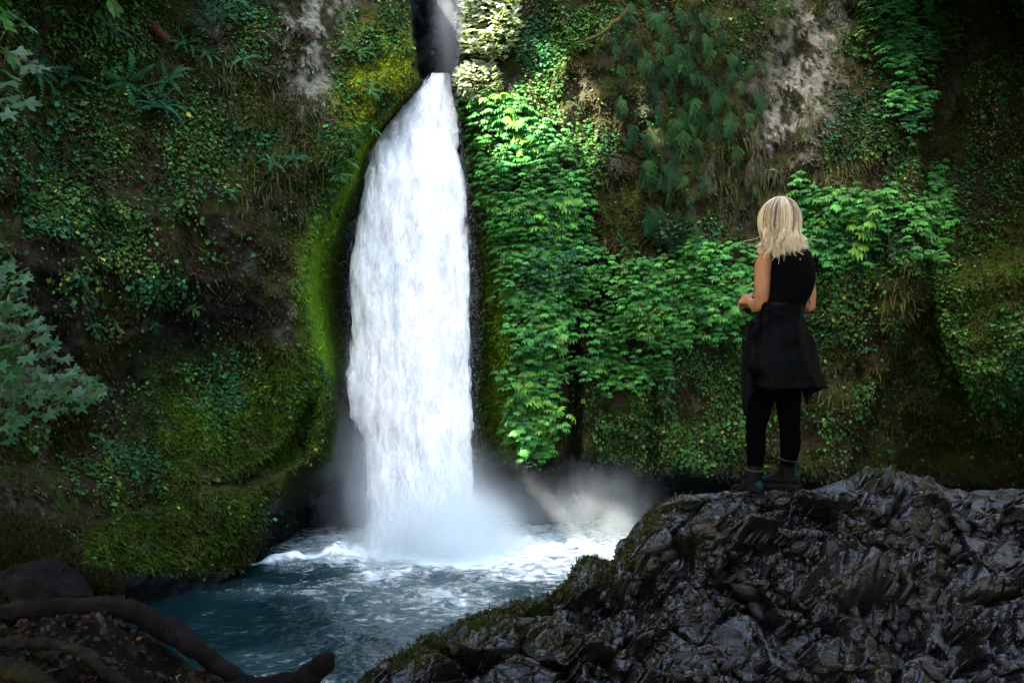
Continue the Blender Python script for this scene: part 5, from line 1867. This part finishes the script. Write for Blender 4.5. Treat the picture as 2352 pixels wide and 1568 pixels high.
def hair_path(phi, lay, length, flick, wob, twist, drift=0.0):
    """phi 0 = her right (viewer right), -pi/2 = towards the viewer"""
    rx, ry, rz = .116 * lay, .116 * lay, .126 * lay
    tt = np.linspace(0, 1, nseg)
    th = np.minimum(tt * 2.05, 1.0) * (math.pi * 0.53)
    fall = np.clip((tt - 0.47) / 0.53, 0, 1)
    ph = phi + drift * tt ** 1.5
    R_ = np.sin(th)
    nk = 1 - 0.44 * sst(0.0, 0.8, fall) * (0.2 + 0.8 * abs(math.cos(phi)))
    x = HC[0] + 0.012 * (1 - R_) + rx * np.cos(ph) * R_ * nk
    y = HC[1] + ry * np.sin(ph) * R_ * (1 - 0.06 * np.sin(fall * math.pi))
    z = HC[2] + rz * np.cos(th) - fall * length
    fl = fall ** 3.2
    x = x + flick * np.cos(ph) * fl * 1.3 + wob * np.sin(fall * 4.5 + twist) * fall
    y = y + flick * np.sin(ph) * fl * 0.8 + wob * np.cos(fall * 4 + twist) * fall * 0.6
    z = z + abs(flick) * 0.3 * fl
    return np.stack([x, y, z], -1)


blond = np.array([0.48, 0.345, 0.17]); palec = np.array([0.84, 0.71, 0.50]); darkc = np.array([0.05, 0.03, 0.018])
nlock = 560
for k in range(nlock):
    phi = hr.uniform(-math.pi * 1.22, math.pi * 0.22)
    lay = hr.uniform(0.86, 1.03)
    length = hr.triangular(.10, .16, .23) if math.sin(phi) < -0.3 else hr.uniform(.13, .19)
    flick = hr.normal(.005, .020) + (0.018 if math.cos(phi) > 0.6 else 0.0); drift = hr.normal(0, .22)
    wob = hr.normal(0, .020); tw = hr.uniform(0, 6)
    left = math.exp(-((phi + 1.95) / 0.45) ** 2)
    isdark = hr.random() < 0.12 + 0.45 * left
    lc = darkc * hr.uniform(0.9, 3.5) if isdark else blond * hr.uniform(0.6, 1.15) + (palec - blond) * hr.random() ** 1.5
    for s in range(11):
        c = hair_path(phi + hr.normal(0, .055), lay + hr.normal(0, .012), length + hr.normal(0, .012), flick + hr.normal(0, .006), wob, tw + hr.normal(0, .3), drift)
        pull = np.linspace(0, 1, nseg)[:, None] ** 2
        c0 = hair_path(phi, lay, length, flick, wob, tw, drift)
        c = c * (1 - 0.5 * pull) + c0 * 0.5 * pull
        r_ = 0.0013 * np.concatenate([np.linspace(1, 1, nseg - 5), np.linspace(1, 0.2, 5)])
        v, f = tube(c, r_, 3, False, up=(-math.sin(phi), math.cos(phi), 0.02))
        tip = np.interp(np.linspace(0, 1, nseg), [0, .12, .3, .6, 1], [.95, .75, .62, .95, 1.3])[:, None]
        cc = (lc * hr.uniform(0.8, 1.2))[None] * tip
        cc = cc + (palec - cc) * (np.linspace(0, 1, nseg)[:, None] ** 3) * 0.55
        hv.append(v); hf.append(f[0] + off); hcol.append(np.repeat(cc, 3, 0)); off += len(v)
for k in range(70):                                          # flyaways
    phi = hr.uniform(-math.pi * 1.2, math.pi * 0.2)
    c = hair_path(phi, hr.uniform(1.0, 1.07), hr.uniform(.12, .25), hr.normal(.01, .05), hr.normal(0, .03), hr.uniform(0, 6), hr.normal(0, .3))
    v, f = tube(c, 0.0009, 3, False, up=(-math.sin(phi), math.cos(phi), 0.02))
    hv.append(v); hf.append(f[0] + off); hcol.append(np.repeat(np.repeat(palec[None], nseg, 0), 3, 0)); off += len(v)
hair = link("hair", mesh_np("hair", np.concatenate(hv), np.concatenate(hf), col=np.clip(np.concatenate(hcol), 0.01, 0.9), smooth=True), m_hair, person)
capr = [(HC + np.array([0, -.005, .108 * math.cos(a)]), (.100 * math.sin(a), 0, 0), (0, .098 * math.sin(a), 0)) for a in np.linspace(0.05, 1.65, 14)]
capr += [(HC + np.array([0, -.005, -.03 - .07 * q]), (.098 - .02 * q, 0, 0), (0, .096 - .02 * q, 0)) for q in (0.3, 0.7, 1.0)]
v, f = loft(capr, 32)
fr_ = v[:, 1] > HC[1] + .05
v[fr_, 1] = HC[1] + .05
mb = MB(); mb.add(v, f, (0.17, 0.115, 0.065))
link("hair_underlayer", mb.mesh("hair_underlayer", True), m_hair, hair)
